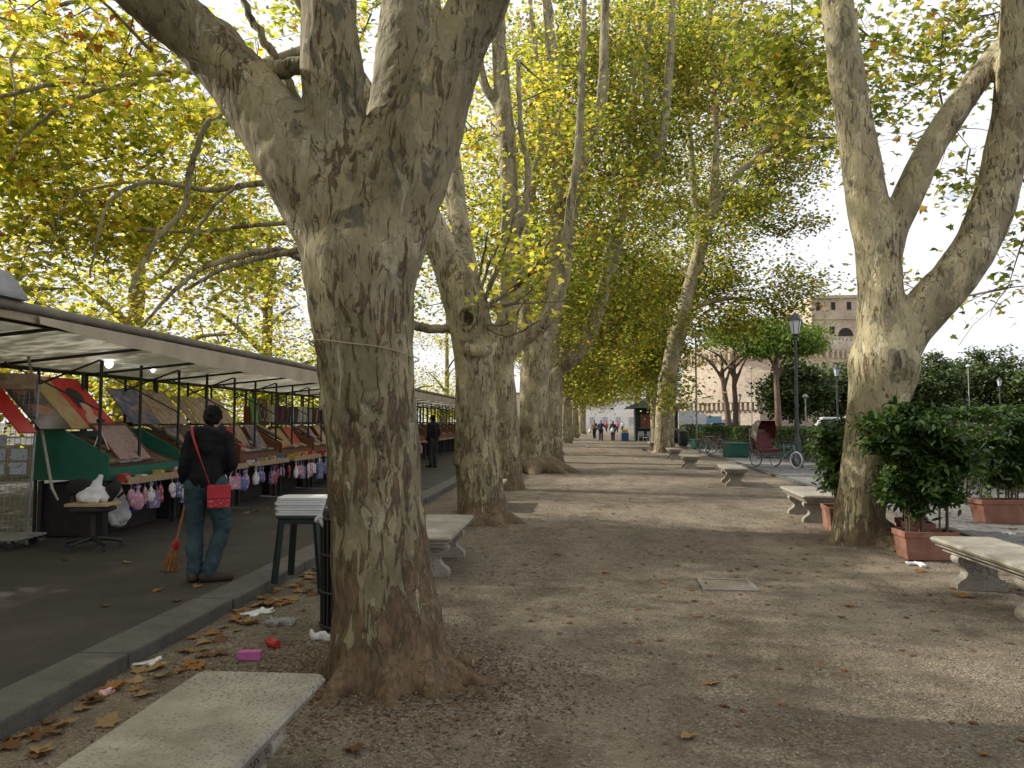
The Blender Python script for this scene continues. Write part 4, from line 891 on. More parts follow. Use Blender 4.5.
# office chair piled with things
q = gnd(92, 549, PZ); t = thing('office_chair', 'black office chair on five castors heaped with cardboard and cloth', 'chair', q, .5)
mb = MB(); mb.lathe([(.02, .43), (.2, .435), (.25, .455), (.25, .48), (.21, .50), (.02, .505)], seg=18); mb.build('seat', DARKC, t)
MB().cyl((0, 0, .1), (0, 0, .43), .03, seg=10).build('column', BLK, t)
for k in range(5):
    a = 2*math.pi*k/5+.2; l = MB().tube([(0, 0, .13), (.16*math.cos(a), .16*math.sin(a), .11), (.31*math.cos(a), .31*math.sin(a), .075)], [.032, .026, .018], 6).build('leg', BLK, t)
    c = (.31*math.cos(a), .31*math.sin(a)); MB().cyl((c[0], c[1]-.02, .03), (c[0], c[1]+.02, .03), .03, seg=10).build('castor', BLK, l)
MB().tube([(-.2, .16, .47), (-.26, .24, .56), (-.22, .27, .68)], .02, 6).build('back_support', BLK, t)
mb = MB(); mb.ell((-.16, .24, .70), (.16, .05, .11), 12, 8); mb.build('backrest', DARKC, t)
tag(MB().box((0, 0, .02), (.48, .36, .035)).build('cardboard_sheet', M('cardboard', (.40, .29, .16), .85, .2, 6), None, bevel=.006, loc=q+Vector((0, 0, .505)), rz=.15), 'torn cardboard sheet on the seat of the office chair', 'cardboard')
cl = blob([[(Vector((-.14, 0, .06)), .06), (Vector((0, .02, .10)), .10), (Vector((.12, -.02, .05)), .06)], [(Vector((0, 0, .14)), .06), (Vector((.03, .02, .24)), .045), (Vector((.06, .02, .30)), .02)], [(Vector((-.1, -.06, .05)), .05), (Vector((.05, -.1, .04)), .05)]], .012, 3, None, [M('white_cloth', (.62, .62, .61), .85, .12, 5, .3)], 'cloth', .02, 9)
tag(link('white_cloth', cl, None, q+Vector((0, .02, .545)), .3), 'crumpled white cloth heaped on the office chair', 'cloth')
cl = blob([[(Vector((-.06, 0, .04)), .07), (Vector((.02, 0, .14)), .08), (Vector((.06, 0, .22)), .05)]], .012, 3, None, [DARKC], 'bundle', .012, 9)
tag(link('black_bag', cl, None, q+Vector((.14, .12, .54)), 0), 'small black bag on the back of the office chair seat', 'bag')
# white plastic bag hanging from the stall
q = at(119, 480, 9.55); cl = blob([[(Vector((0, 0, .0)), .012), (Vector((0, 0, -.10)), .04), (Vector((0, 0, -.26)), .10), (Vector((.01, 0, -.42)), .13), (Vector((.0, 0, -.52)), .12)], [(Vector((-.06, 0, -.46)), .1), (Vector((.08, 0, -.46)), .1)], [(Vector((-.01, 0, .06)), .01), (Vector((0, 0, -.02)), .012)]], .014, 3, None, [M('plastic_bag', (.66, .66, .65), .4, .08, 4, .3)], 'bag', .025, 8)
tag(link('plastic_bag', cl, None, q), 'white plastic bag hanging from the tray of the green bookstall', 'plastic bag')
for (px, py, colr, nm) in ((124, 488, (.42, .04, .03), 'red'), (133, 492, (.05, .16, .40), 'blue')):
    cl = blob([[(Vector((0, 0, .05)), .012), (Vector((0, 0, -.06)), .035), (Vector((0, 0, -.18)), .085), (Vector((.01, 0, -.27)), .08)]], .012, 3, None, [M('bag_'+nm, colr, .5, .2, 5, .2)], 'bag', .015, 9)
    tag(link('plastic_bag', cl, None, at(px, py-4, 10.0)), f'{nm} bag hanging beside the white plastic bag', 'bag')

# green plastic stool with a stack of trays
q = st(-2.53, 7.1, PZ); t = thing('plastic_stool', 'dark green plastic stool standing on the kerb', 'stool', q, AL)
PG_ = M('stool_green', (.006, .012, .012), .4, .2, 5)
MB().box((.02, 0, .60), (.40, .40, .035)).build('top', PG_, t, bevel=.012)
mb = MB()
for sx_ in (-1, 1): mb.box((.02+sx_*.175, 0, .565), (.02, .34, .05)); mb.box((.02, sx_*.175, .565), (.34, .02, .05))
mb.build('apron', PG_, t)
for sx_ in (-1, 1):
    for sy_ in (-1, 1):
        low = -PZ+.03 if sx_ > 0 else .0
        MB().bar((.02+sx_*.165, sy_*.165, .58), (.02+sx_*(.21 if sx_ < 0 else .24), sy_*.21, low), .05, .045).build('leg', PG_, t)
TR = M('foam_tray', (.60, .61, .62), .6, .06, 7)
for k in range(7):
    mb = MB(); mb.prism([(-.20, -.17), (.20, -.17), (.24, -.12), (.24, .12), (.20, .17), (-.20, .17), (-.24, .12), (-.24, -.12)], lambda a, b, z: Vector((a, b, z)), 0, .020); mb.prism([(-.18, -.14), (.18, -.14), (.18, .14), (-.18, .14)], lambda a, b, z: Vector((a, b, z)), .020, .0225)
    if k == 0: tme = mb.mesh('paper_tray', [TR], .005)
    tag(link('paper_tray', tme, None, q+Vector((.02+rk.uniform(-.014, .014), rk.uniform(-.012, .012), .620+k*.0235)), AL+.1+rk.uniform(-.07, .07)), 'flat white paper tray stacked on the green stool', 'tray', 'white trays stacked on the stool')
# black mesh litter bin with its liner
q = Vector((-1.91, 5.75, .02)); t = thing('litter_bin', 'black ribbed litter bin behind the massive near trunk', 'litter bin', q)
mb = MB(); mb.lathe([(.21, 0), (.215, .04), (.22, .5), (.225, .84), (.215, .845), (.20, .84)], seg=28); mb.build('liner', DARKC, t)
mb = MB()
for k in range(30):
    a = 2*math.pi*k/30; mb.bar((.225*math.cos(a), .225*math.sin(a), .03), (.238*math.cos(a), .238*math.sin(a), .86), .016)
mb.build('bars', BLK, t)
for z in (.05, .3, .58, .85): MB().tube([(.236*math.cos(2*math.pi*k/28), .236*math.sin(2*math.pi*k/28), z) for k in range(29)], .011, 6, cap=False).build('hoop', BLK, t)
rb = blob([[(Vector((-.12, -.08, .0)), .09), (Vector((.05, .05, .03)), .12), (Vector((.12, -.05, .0)), .09)], [(Vector((-.16, .0, .08)), .05), (Vector((-.2, -.03, .0)), .035)]], .014, 2, None, [M('bin_bag', (.04, .04, .045), .3, .2, 5)], 'bag', .02, 9)
tag(link('rubbish_bag', rb, None, q+Vector((0, 0, .88))), 'shiny black rubbish bag bulging over the rim of the litter bin', 'rubbish bag')
pb = blob([[(Vector((-.03, 0, 0)), .02), (Vector((0, .02, .02)), .028), (Vector((.03, 0, -.03)), .02)]], .01, 2, None, [M('grey_wrapper', (.42, .42, .42), .5, .2, 20)], 'paper', .012, 22)
tag(link('crumpled_wrapper', pb, None, q+Vector((-.2, -.16, .83))), 'crumpled pale wrapper stuck on the rim of the litter bin', 'wrapper')
# ---------------------------------------------------------------- people
SKIN = M('skin', (.36, .21, .14), .55, .1, 10)
def V3(*a): return Vector(a)
def person(label, loc, rz, pose, cloth, H=1.70, vox=.010, fingers=True, group=None):
    """pose: joints in a figure 1.70 m tall, x to its right, y forward"""
    J = {k: V3(*v) for k, v in pose.items() if len(v) == 3}
    t = thing('person', label, 'person', loc, rz, group); t.scale = (H/1.7,)*3
    hip, nk, hd = J['pelvis'], J['neck'], J['head']; ch = hip.lerp(nk, .62)+V3(0, .01, 0)
    body = [[(hip, .13), (hip.lerp(nk, .35), .125), (ch, .145), (nk-V3(0, 0, .06), .09)], [(nk-V3(0, 0, .08), .065), (nk.lerp(hd, .6), .055)],
            [(J['shl'], .058), (ch+V3(-.03, 0, .05), .12)], [(J['shr'], .058), (ch+V3(.03, 0, .05), .12)]]
    for s in 'lr':
        body += [[(J['sh'+s], .056), (J['sh'+s].lerp(J['el'+s], .5), .047), (J['el'+s], .038), (J['el'+s].lerp(J['wr'+s], .4), .037), (J['wr'+s], .026)],
                 [(J['hp'+s], .095), (J['hp'+s].lerp(J['kn'+s], .4), .082), (J['kn'+s], .056), (J['kn'+s].lerp(J['an'+s], .35), .055), (J['an'+s], .036)],
                 [(J['an'+s]-V3(0, .01, .03), .030), (J['an'+s]+J['ft'+s]*.5-V3(0, 0, .05), .026), (J['an'+s]+J['ft'+s]*.8-V3(0, 0, .06), .018)]]
        d = (J['wr'+s]-J['el'+s]).normalized(); hdir = (d+J.get('hand'+s, V3(0, .2, -.2))*.8).normalized(); side = hdir.cross(V3(0, 1, 0)); side = side.normalized() if side.length > .1 else V3(1, 0, 0)
        body.append([(J['wr'+s], .025), (J['wr'+s]+hdir*.045, .031), (J['wr'+s]+hdir*.08, .029)])
        if fingers:
            pal = hdir.cross(side).normalized()*(1 if pose.get('curl'+s, (1,))[0] >= 0 else -1)
            for k, (o_, L) in enumerate(((-.027, .068), (-.009, .078), (.009, .073), (.026, .058))):
                b0 = J['wr'+s]+hdir*.075+side*o_; p1 = b0+hdir*L*.45+pal*.006; p2 = p1+(hdir*.35+pal*.9).normalized()*L*.35; p3 = p2+(pal-hdir*.5).normalized()*L*.3
                body.append([(b0, .0105), (p1, .0095), (p2, .009), (p3, .008)])
            b0 = J['wr'+s]+hdir*.025-side*.026; body.append([(b0, .013), (b0-side*.03+hdir*.025+pal*.015, .011), (b0-side*.022+hdir*.05+pal*.035, .009)])
    look = J.get('look', V3(0, 1, 0)).normalized(); lr = look.cross(V3(0, 0, 1)).normalized(); hu = lr.cross(look).normalized(); HR = Matrix((lr, look, hu)).transposed()
    def head(mb):
        mb.ell(hd, (.074, .094, .112), 18, 14, rot=HR); mb.ell(hd+HR @ V3(0, .035, -.06), (.056, .06, .062), 14, 10, rot=HR)
        mb.ell(hd+HR @ V3(0, .10, -.015), (.013, .020, .024), 10, 8, rot=HR)
        for sx_ in (-1, 1): mb.ell(hd+HR @ V3(sx_*.078, -.005, -.01), (.011, .022, .032), 10, 8, rot=HR)
        mb.ell(hd+HR @ V3(0, .088, -.062), (.024, .010, .008), 10, 6, rot=HR)
    me = blob(body, vox*.8, 2, head, [cloth.get('skin', SKIN)], 'body', seg=12); link('body', me, t)
    if fingers:
        mb = MB()
        for sx_ in (-1, 1): mb.ell(hd+HR @ V3(sx_*.031, .083, .012), (.012, .009, .008), 10, 6, rot=HR)
        mb.build('eyes', WHT, t)
    # clothes a little outside the body, ending at cuffs and hems
    hem = pose.get('hem', (0,))[0]
    jk = [[(hip+V3(0, 0, .02+hem), .160), (hip.lerp(nk, .35), .155), (ch, .172), (nk-V3(0, 0, .05), .105), (nk-V3(0, 0, .0), .075)], [(J['shl']+V3(.01, 0, 0), .078), (ch+V3(-.02, 0, .06), .145)], [(J['shr']-V3(.01, 0, 0), .078), (ch+V3(.02, 0, .06), .145)]]
    for s in 'lr': jk.append([(J['sh'+s], .075), (J['sh'+s].lerp(J['el'+s], .5), .066), (J['el'+s], .058), (J['el'+s].lerp(J['wr'+s], .5), .056), (J['el'+s].lerp(J['wr'+s], .93), .044)])
    if cloth.get('hood'):
        jk += [[(nk+V3(-.10, -.03, -.02), .05), (nk+V3(-.06, -.12, -.03), .07), (nk+V3(.06, -.12, -.03), .07), (nk+V3(.10, -.03, -.02), .05)], [(nk+V3(0, -.12, -.05), .09), (nk+V3(0, -.165, -.16), .075), (nk+V3(0, -.17, -.22), .03)]]
    link('jacket', blob(jk, vox, 2, None, [cloth['top']], 'jacket', .016, 6), t)
    if cloth.get('hood'):
        hc_ = [[(nk+V3(-.115, -.01, .02), .040), (nk+V3(-.085, -.10, -.03), .055), (nk+V3(0, -.155, -.08), .068), (nk+V3(.085, -.10, -.03), .055), (nk+V3(.115, -.01, .02), .040)], [(nk+V3(0, -.14, -.08), .07), (nk+V3(0, -.175, -.17), .055), (nk+V3(0, -.17, -.24), .02)]]
        link('hood', blob(hc_, vox, 3, None, [cloth['top']], 'hood', .012, 9), t)
    tr_ = [[(J['hpl'], .118), (J['hpr'], .118)], [(hip-V3(0, .015, .02), .135), (hip+V3(0, 0, .05), .142)]]
    for s in 'lr': tr_.append([(J['hp'+s]+V3(0, -.01, 0), .118), (J['hp'+s].lerp(J['kn'+s], .45), .098), (J['kn'+s], .077), (J['kn'+s].lerp(J['an'+s], .4), .075), (J['an'+s]+V3(0, -.005, .04), .066), (J['an'+s]+V3(0, -.005, -.01), .062)])
    link('trousers', blob(tr_, vox, 2, None, [cloth['legs']], 'trousers', .017, 8), t)
    for s in 'lr':
        a, f = J['an'+s], J['ft'+s]
        link('shoe', blob([[(a-f*.40-V3(0, 0, .035), .048), (a+f*.35-V3(0, 0, .04), .052), (a+f*1.15-V3(0, 0, .05), .040)], [(a-f*.15-V3(0, 0, .03), .054), (a+V3(0, 0, .02), .058)]], vox, 2, lambda mb, a=a, f=f: None, [cloth['shoes']], 'shoe'), t)
    hr = lambda mb: (mb.ell(hd+HR @ V3(0, -.014, .022), (.088, .096, .106), 16, 12, rot=HR), mb.ell(hd+HR @ V3(0, -.048, -.045), (.072, .050, .062), 14, 10, rot=HR))
    def hair_cut(me):
        return me
    hm = blob([[(hd+HR @ V3(-.03, -.03, .10), .03), (hd+HR @ V3(.03, .0, .11), .03)]]+([[(hd+HR @ V3(-.05, -.05, -.06), .05), (hd+HR @ V3(-.05, -.05, -.16), .04)], [(hd+HR @ V3(.05, -.05, -.06), .05), (hd+HR @ V3(.05, -.05, -.16), .04)]] if cloth.get('long') else []), vox, 2, hr, [cloth['hair']], 'hair', .012, 26)
    link('hair', hm, t); return t
STAND = dict(pelvis=(0, 0, .93), neck=(0, .0, 1.43), head=(0, .03, 1.57), shl=(-.17, 0, 1.37), shr=(.17, 0, 1.37), ell=(-.23, -.03, 1.09), elr=(.23, -.03, 1.09), wrl=(-.22, .06, .86), wrr=(.22, .06, .86),
             hpl=(-.09, 0, .90), hpr=(.09, 0, .90), knl=(-.10, .03, .49), knr=(.10, .03, .49), anl=(-.10, 0, .085), anr=(.10, 0, .085), ftl=(-.03, .15, 0), ftr=(.03, .15, 0))
jean, nt, b, o = newmat('jeans'); co = coords(nt, 'Object')
nt.links.new(ramp(nt, noise(nt, co, 5, 5, .6), [(.3, (.012, .028, .036)), (.7, (.034, .070, .084))]).outputs[0], b.inputs['Base Color']); b.inputs['Roughness'].default_value = .85
bump(nt, b, noise(nt, coords(nt, 'Object', (1, 1, 2)), 14, 4, .6), .5, .02)
HOOD = M('black_fleece', (.013, .013, .015), .95, .25, 8, .5, spec=.15); HAIRB = M('black_hair', (.010, .009, .009), .9, .3, 30, .4, spec=.1)
mp_ = dict(STAND); q = gnd(203, 582, PZ)
mp_.update(pelvis=(-.02, 0, .92), neck=(.0, .06, 1.40), head=(.02, .15, 1.52), look=(.02, .85, -.5), shl=(-.145, .03, 1.34), shr=(.15, .05, 1.34), ell=(-.205, -.05, 1.07), wrl=(-.20, .15, .90), elr=(.215, .0, 1.08), wrr=(.09, .24, 1.02),
           handl=(0, .3, -.5), handr=(-.3, .4, 0), hpl=(-.10, 0, .89), hpr=(.08, .0, .89), knl=(-.11, .05, .48), knr=(.13, .05, .48), anl=(-.10, -.02, .085), anr=(.04, -.06, .085), ftl=(.03, .15, 0), ftr=(.155, .02, 0), hem=(.0,))
MAN_RZ = R(22)
man = person('man in black hoodie and blue jeans standing by the stalls, seen from behind', q+Vector((0, .05, 0)), MAN_RZ, mp_, dict(top=HOOD, legs=jean, shoes=M('brown_shoe', (.035, .024, .017), .7, .3, 12, .2), hair=HAIRB, hood=True), 1.70, .010)
def man_pt(x, y, z): return Vector(man.location)+Matrix.Rotation(MAN_RZ, 3, 'Z') @ Vector((x, y, z))
# red shoulder bag on his hip, its strap across his back
bt = thing('shoulder_bag', "small red shoulder bag on the man's right hip", 'bag', man_pt(.12, -.185, .80), MAN_RZ+R(6))
REDB, nt, b, o = newmat('red_bag'); co = coords(nt, 'Object')
sp_ = ramp(nt, voro(nt, coords(nt, 'Object', (1, 1, 1.6)), 26), [(.16, (1, 1, 1)), (.22, (0, 0, 0))]).outputs[0]
nt.links.new(mixc(nt, sp_, (.36, .018, .028), (.55, .30, .28)), b.inputs['Base Color']); b.inputs['Roughness'].default_value = .6
MB().box((0, 0, 0), (.20, .055, .21)).build('pouch', REDB, bt, bevel=.014)
MB().box((0, -.031, .045), (.205, .012, .12)).build('flap', M('red_flap', (.40, .02, .03), .55), bt, bevel=.005)
stp = [(-.08, -.005, .10), (-.13, -.015, .25), (-.19, .0, .42), (-.235, .065, .56), (-.245, .17, .645), (-.235, .27, .61)]
mb = MB()
sp_l = spline([(Vector(p), .01) for p in stp], 6)
for (p, _), (p2, _) in zip(sp_l, sp_l[1:]): mb.bar(p, p2+(p2-p)*.1, .022, .006)
mb.build('strap', M('red_strap', (.30, .015, .02), .6), bt)
# broom: from his left hand down to the pavement
hb = man_pt(-.19, .18, .84); ft = gnd(170, 571, PZ); ft.z = PZ
br = thing('broom', 'straw broom with red binding held by the man, its bristles on the pavement', 'broom', ft)
d = hb-ft; mb = MB(); mb.tube([d*.30, d*.62, d*1.03], .012, 8); mb.build('handle', M('broom_handle', (.42, .22, .09), .6, .2, 6), br)
mb = MB(); rb_ = random.Random(2); dn = d.normalized(); sd_ = dn.cross(Vector((0, 1, 0))).normalized(); sf = sd_.cross(dn)
for k in range(150):
    a = rb_.random()*6.28; rad = rb_.random()**.5; e = sd_*math.cos(a)*rad*.075+sf*math.sin(a)*rad*.035
    top = d*.32+e*.35; bot = Vector((0, 0, .006))+e*1.2; bot.z = max(.004, bot.z); mb.tube([top, top.lerp(bot, .5)+e*.1, bot], .0035, 3, cap=False)
mb.build('bristles', M('straw', (.40, .20, .07), .85, .35, 18), br)
mb = MB(); mb.tube([d*.29, d*.33, d*.37, d*.40], [.030, .036, .030, .016], 10); mb.build('binding', M('red_binding', (.48, .03, .02), .5), br)
# the walkers far down the path and the few figures beyond
WALK = dict(STAND); WALK.update(knl=(-.09, .16, .50), anl=(-.09, .20, .09), knr=(.09, .02, .49), anr=(.09, -.20, .12), ell=(-.24, -.12, 1.1), wrl=(-.22, -.05, .87), elr=(.24, .05, 1.1), wrr=(.22, .20, .90))
def cl(n, c): return M('cloth_'+n, c, .85, .15, 6)
PW = 'people walking at the far end of the path'
def walker(label, px, py_foot, Y, rz, pose, c, H):
    p = at(px, py_foot, Y); p.z = .012; return person(label, p, rz, pose, c, H, .02, False, PW)
W1 = dict(WALK); W1.update(ell=(-.30, .0, 1.15), wrl=(-.36, .1, 1.28))
dk_ = M('dark_shoes', (.03, .028, .026), .6)
walker('distant walker in dark blue coat with black trousers, left of the pair', 601, 441, 64, R(180), W1, dict(top=cl('navy', (.03, .04, .10)), legs=cl('black', (.02, .02, .024)), shoes=dk_, hair=HAIRB), 1.74)
wk = walker('distant walker in dark jacket carrying a pale bag, right of the pair', 613, 441, 63, R(175), WALK, dict(top=cl('coal', (.05, .045, .045)), legs=cl('black', (.02, .02, .024)), shoes=dk_, hair=M('brown_hair', (.06, .035, .02), .6), long=True), 1.68)
p = wk.location; cl_ = blob([[(Vector((0, 0, 0)), .03), (Vector((0, 0, -.12)), .12), (Vector((0, 0, -.3)), .15)]], .02, 2, None, [WHT], 'bag')
tag(link('carrier_bag', cl_, None, p+Vector((-.05, -.24, 1.15))), 'pale bag held in front by the right hand distant walker', 'bag')
w3 = walker('distant person in brown jacket behind the walker in blue', 594.5, 438.5, 72, R(170), WALK, dict(top=cl('tan', (.20, .12, .05)), legs=cl('black', (.02, .02, .024)), shoes=dk_, hair=HAIRB), 1.76)
tag(link('carrier_bag', cl_.copy(), None, Vector(w3.location)+Vector((-.42, -.1, .95))), 'white shopping bag beside the person in brown jacket', 'bag')
for px, Y, c, nm in ((606.5, 118, (.45, .04, .05), 'red'), (612, 122, (.10, .12, .35), 'blue'), (617.5, 116, (.5, .12, .2), 'pink'), (622.5, 121, (.5, .5, .5), 'white')):
    walker(f'tiny far off person in {nm} top at the end of the path', px, 428+.0*Y, Y, R(160), WALK, dict(top=cl('far_'+nm, c), legs=cl('black', (.02, .02, .024)), shoes=dk_, hair=HAIRB), 1.7)
# browser at the far stalls, seen between the two trunks
q = at(433, 460, 24.5); q.z = PZ
person('person in dark clothes browsing a far bookstall between the first two trunks', q, R(60), STAND, dict(top=HOOD, legs=cl('black', (.02, .02, .024)), shoes=dk_, hair=HAIRB), 1.72, .016, False)

# ---------------------------------------------------------------- benches
bs, nt, b, o = newmat('bench_travertine'); co = coords(nt, 'Object')
c = ramp(nt, noise(nt, co, 3.2, 7, .65), [(.28, (.17, .148, .112)), (.5, (.28, .255, .205)), (.72, (.37, .345, .285))]).outputs[0]
lich = ramp(nt, noise(nt, co, 70, 5, .65), [(.54, (0, 0, 0)), (.585, (1, 1, 1))]).outputs[0]
lm = ramp(nt, noise(nt, co, 2.0, 4, .6), [(.40, (0, 0, 0)), (.60, (1, 1, 1))]).outputs[0]
fm = nd(nt, 'ShaderNodeMath', operation='MULTIPLY'); nt.links.new(lich, fm.inputs[0]); nt.links.new(lm, fm.inputs[1])
c = mixc(nt, fm.outputs[0], c, (.060, .058, .052))
c = mixc(nt, ramp(nt, noise(nt, co, 8, 5, .7, 1), [(.58, (0, 0, 0)), (.7, (.6, .6, .6))]).outputs[0], c, (.20, .15, .095))
nt.links.new(c, b.inputs['Base Color']); b.inputs['Roughness'].default_value = .62
bump(nt, b, noise(nt, co, 36, 6, .7), .35, .012)
def make_bench():
    t = thing('stone_bench', 'x', 'bench', (0, 0, 0), 0, 'stone benches along the path')
    # local y along the bench, 1.8 m; x across
    prof = [(.262, .375), (.262, .395), (.288, .408), (.300, .432), (.288, .452), (.276, .458)]
    mb = MB(); pts = []
    for x, z in prof: pts.append((x, z))
    ring = []
    vs_ = []; n = len(pts)
    for x, z in pts:
        ins = .30-x; L = .90-ins
        for cx, cy in ((-1, -1), (1, -1), (1, 1), (-1, 1)):
            # clipped corners
            for (dx, dy) in (((.0, .02), (.02, .0)) if cx*cy > 0 else ((.02, .0), (.0, .02))):
                vs_.append((cx*(x-dx), cy*(L-dy), z))
    fs_ = [(i*8+k, i*8+(k+1) % 8, (i+1)*8+(k+1) % 8, (i+1)*8+k) for i in range(n-1) for k in range(8)]
    fs_ += [tuple(range(7, -1, -1)), tuple(range((n-1)*8, n*8))]
    mb.add(vs_, fs_); mb.build('seat_slab', bs, t, bevel=.004)
    mb = MB(); mb.box((0, 0, .352), (.44, 1.60, .048)); mb.build('under_slab', bs, t, bevel=.008)
    half = [(.185, .33), (.215, .315), (.222, .28), (.200, .245), (.160, .215), (.135, .18), (.140, .145), (.170, .115), (.205, .09), (.228, .06), (.230, .0)]
    sp = spline([(Vector((a, b, 0)), 1) for a, b in half], 3); hp = [(p.x, p.y) for p, _ in sp]
    poly = hp+[(-x, z) for x, z in hp[::-1]]
    for y in (-.55, .55):
        mb = MB(); mb.prism(poly, lambda a, b, q: Vector((a, q, b)), y-.075, y+.075); mb.build('pedestal', bs, t, bevel=.006)
    return t
bench0 = make_bench(); first = [True]
def bench(x, y, rz, label):
    o = bench0 if first[0] else copy_tree(bench0); first[0] = False
    o.location = (x, y, gz(x, y)-.01 if y < 14 else .012); o.rotation_euler.z = rz; o['label'] = label; return o
bench(-1.50, 2.47, R(2.0), 'weathered stone bench with black lichen specks at the lower left corner')
bench(-1.80, 8.35, R(2), 'stone bench between the massive near trunk and the knot hole tree')
bench(-2.1, 14.2, R(2), 'stone bench just behind the knot hole tree')
bench(3.57, 7.2, R(1), 'pale stone bench cut off by the right edge beside the terracotta trough')
bench(3.42, 13.1, R(-2), 'stone bench beyond the planters on the right')
bench(3.35, 20.0, R(-3), 'third stone bench from the camera on the right side')
bench(3.05, 26.8, R(-2), 'fourth stone bench from the camera on the right side')
bench(3.15, 33.5, 0, 'fifth stone bench from the camera, near the leaning tree')
bench(3.0, 44.0, 0, 'most distant stone bench, left of the leaning tree foot')

# ---------------------------------------------------------------- litter and leaves
rr = random.Random(31); fl = []
FLM = [leaf_mat(f'fallen_leaf_{n}', [(0, a), (1, b)], .15, .8, .1, 3) for n, a, b in (('orange', (.22, .09, .022), (.33, .155, .042)), ('brown', (.10, .045, .02), (.17, .08, .03)), ('tan', (.22, .14, .06), (.30, .20, .09)))]
for j in range(3):
    for v in range(2):
        bm_ = MB(); out = [(x*.16, (y-.4)*.16) for x, y, z in LOBED]; h = [(.02+.05*rr.random())*abs(x)*3+.012*math.sin(9*y)+.02*rr.random() for x, y in out]
        c0 = (0, 0, .006); n_ = len(out); bm_.add([c0]+[(x, y, .004+hh) for (x, y), hh in zip(out, h)], [(0, 1+k, 1+(k+1) % n_) for k in range(n_)], 0, True)
        bm_.tube([(0, -.055, .004), (.006, -.10, .012), (.0, -.13, .006)], .0018, 4); fl.append((bm_.mesh('fallen_leaf', FLM[j]), ('orange', 'brown', 'tan')[j]))
def drop_leaf(x, y, z, where, s=None):
    me_, nm = rr.choice(fl); o = link('fallen_leaf', me_, None, (x, y, z+.003)); s = s or rr.uniform(.5, .95); o.scale = (s, s, s*rr.uniform(.7, 1.4))
    o.rotation_euler = (rr.uniform(-.2, .2), rr.uniform(-.2, .2), rr.random()*6.28); tag(o, f'dry {nm} plane leaf lying {where}', 'leaf', f'{nm} leaves {where}')
for k in range(150):                                                  # drifted against the kerb
    u = 2.6+8.5*rr.random()**1.3; w = KW+.06+abs(rr.gauss(0, .22)); q = st(w, u); drop_leaf(q.x, q.y, gz(q.x, q.y), 'against the foot of the kerb')
for k in range(45):
    x = rr.uniform(-2.2, 4.6); y = 3.0+11*rr.random(); drop_leaf(x, y, gz(x, y), 'scattered on the open gravel', rr.uniform(.3, .6))
for k in range(28):
    x = 3.9+rr.gauss(0, .45); y = 7.3+rr.gauss(0, .9); drop_leaf(x, y, gz(x, y), 'round the right hand bench', rr.uniform(.5, .9))
for px, py in ((713, 688), (355, 760), (687, 745), (850, 610), (15, 745), (40, 760)):
    q = gnd(px, py); drop_leaf(q.x, q.y, gz(q.x, q.y), 'on the gravel near the camera', .7)
for k in range(20):
    q = st(KW-.4-rr.random()*2.6, 5+9*rr.random()); drop_leaf(q.x, q.y, PZ, 'on the asphalt before the stalls', .6)
q_ = [(gnd(430, 500), 0)]
n = 1800; rng = np.random.default_rng(77)
X = rng.uniform(-2.7, 5, n); Y = 4+40*rng.random(n); pos = np.stack([X, Y, np.array([gz(a, b) if b < 14 else .014 for a, b in zip(X, Y)])+.006], -1)
lm_ = leaf_mesh('leaf_litter', pos, .055, FLM[1], LOBED, 4, 0, rng); tag(link('leaf_litter', lm_), 'small dry leaf scraps strewn over the whole gravel path', 'leaf litter', kind='stuff')
# dark damp earth round the near trunk
n = 5000; a = rng.random(n)*6.28; r_ = np.abs(rng.normal(0, .5, n))+.35; X = -1.3+r_*np.cos(a)*1.1; Y = 4.6+r_*np.sin(a)*.8
pos = np.stack([X, Y, np.array([gz(p, q) for p, q in zip(X, Y)])+.004], -1)
bmk = leaf_mesh('bark_crumbs', pos, .02, M('bark_crumbs', (.10, .055, .03), .9, .4, 30), KITE, 2, 0, rng); tag(link('bark_crumbs', bmk), 'crumbs of shed brown bark round the foot of the massive trunk', 'bark crumbs', kind='stuff')
def gz_at(px, py):
    q = gnd(px, py, .03); return Vector((q.x, q.y, gz(q.x, q.y)))
def crumple(name, label, cat, px, py, size, mat, seed, flat=.35):
    rc = random.Random(seed); chs = []
    for k in range(5):
        a = rc.random()*6.28; p = V3(math.cos(a)*size*.5, math.sin(a)*size*.4, size*.12*rc.random()); chs.append([(p*.2+V3(0, 0, size*.1), size*.16), (p, size*.11), (p*1.3+V3(0, 0, rc.uniform(0, .2)*size), size*.06)])
    me_ = blob(chs, size*.05, 1, None, [mat], name, size*.08, 2.2/size)
    o = link(name, me_, None, gz_at(px, py)); o.scale = (1, 1, flat*2); return tag(o, label, cat)
PAPER = M('litter_paper', (.58, .58, .57), .7, .15, 10)
crumple('paper_scrap', 'crumpled white paper lying near the stool legs', 'paper', 257, 614, .22, PAPER, 1, .25)
CLR, nt, b, o = newmat('clear_plastic'); b.inputs['Base Color'].default_value = (.55, .56, .56, 1); b.inputs['Roughness'].default_value = .12; b.inputs['Transmission Weight'].default_value = .6; b.inputs['IOR'].default_value = 1.3
crumple('plastic_wrap', 'crushed clear plastic cup lying left of the litter bin', 'plastic litter', 283, 624, .20, CLR, 2, .5)
crumple('paper_scrap', 'torn white paper against the kerb in the leaves', 'paper', 150, 664, .17, PAPER, 3, .25)
crumple('paper_scrap', 'white and pink wrapper among the leaves at the kerb foot', 'paper', 100, 695, .13, M('pink_paper', (.52, .34, .36), .6, .3, 14), 4, .4)
crumple('tissue', 'white tissue beside the massive trunk below the bin', 'tissue', 322, 640, .13, PAPER, 5, .9)
crumple('paper_scrap', 'white twisted paper on the gravel before the terracotta trough', 'paper', 920, 565, .20, PAPER, 6, .4)
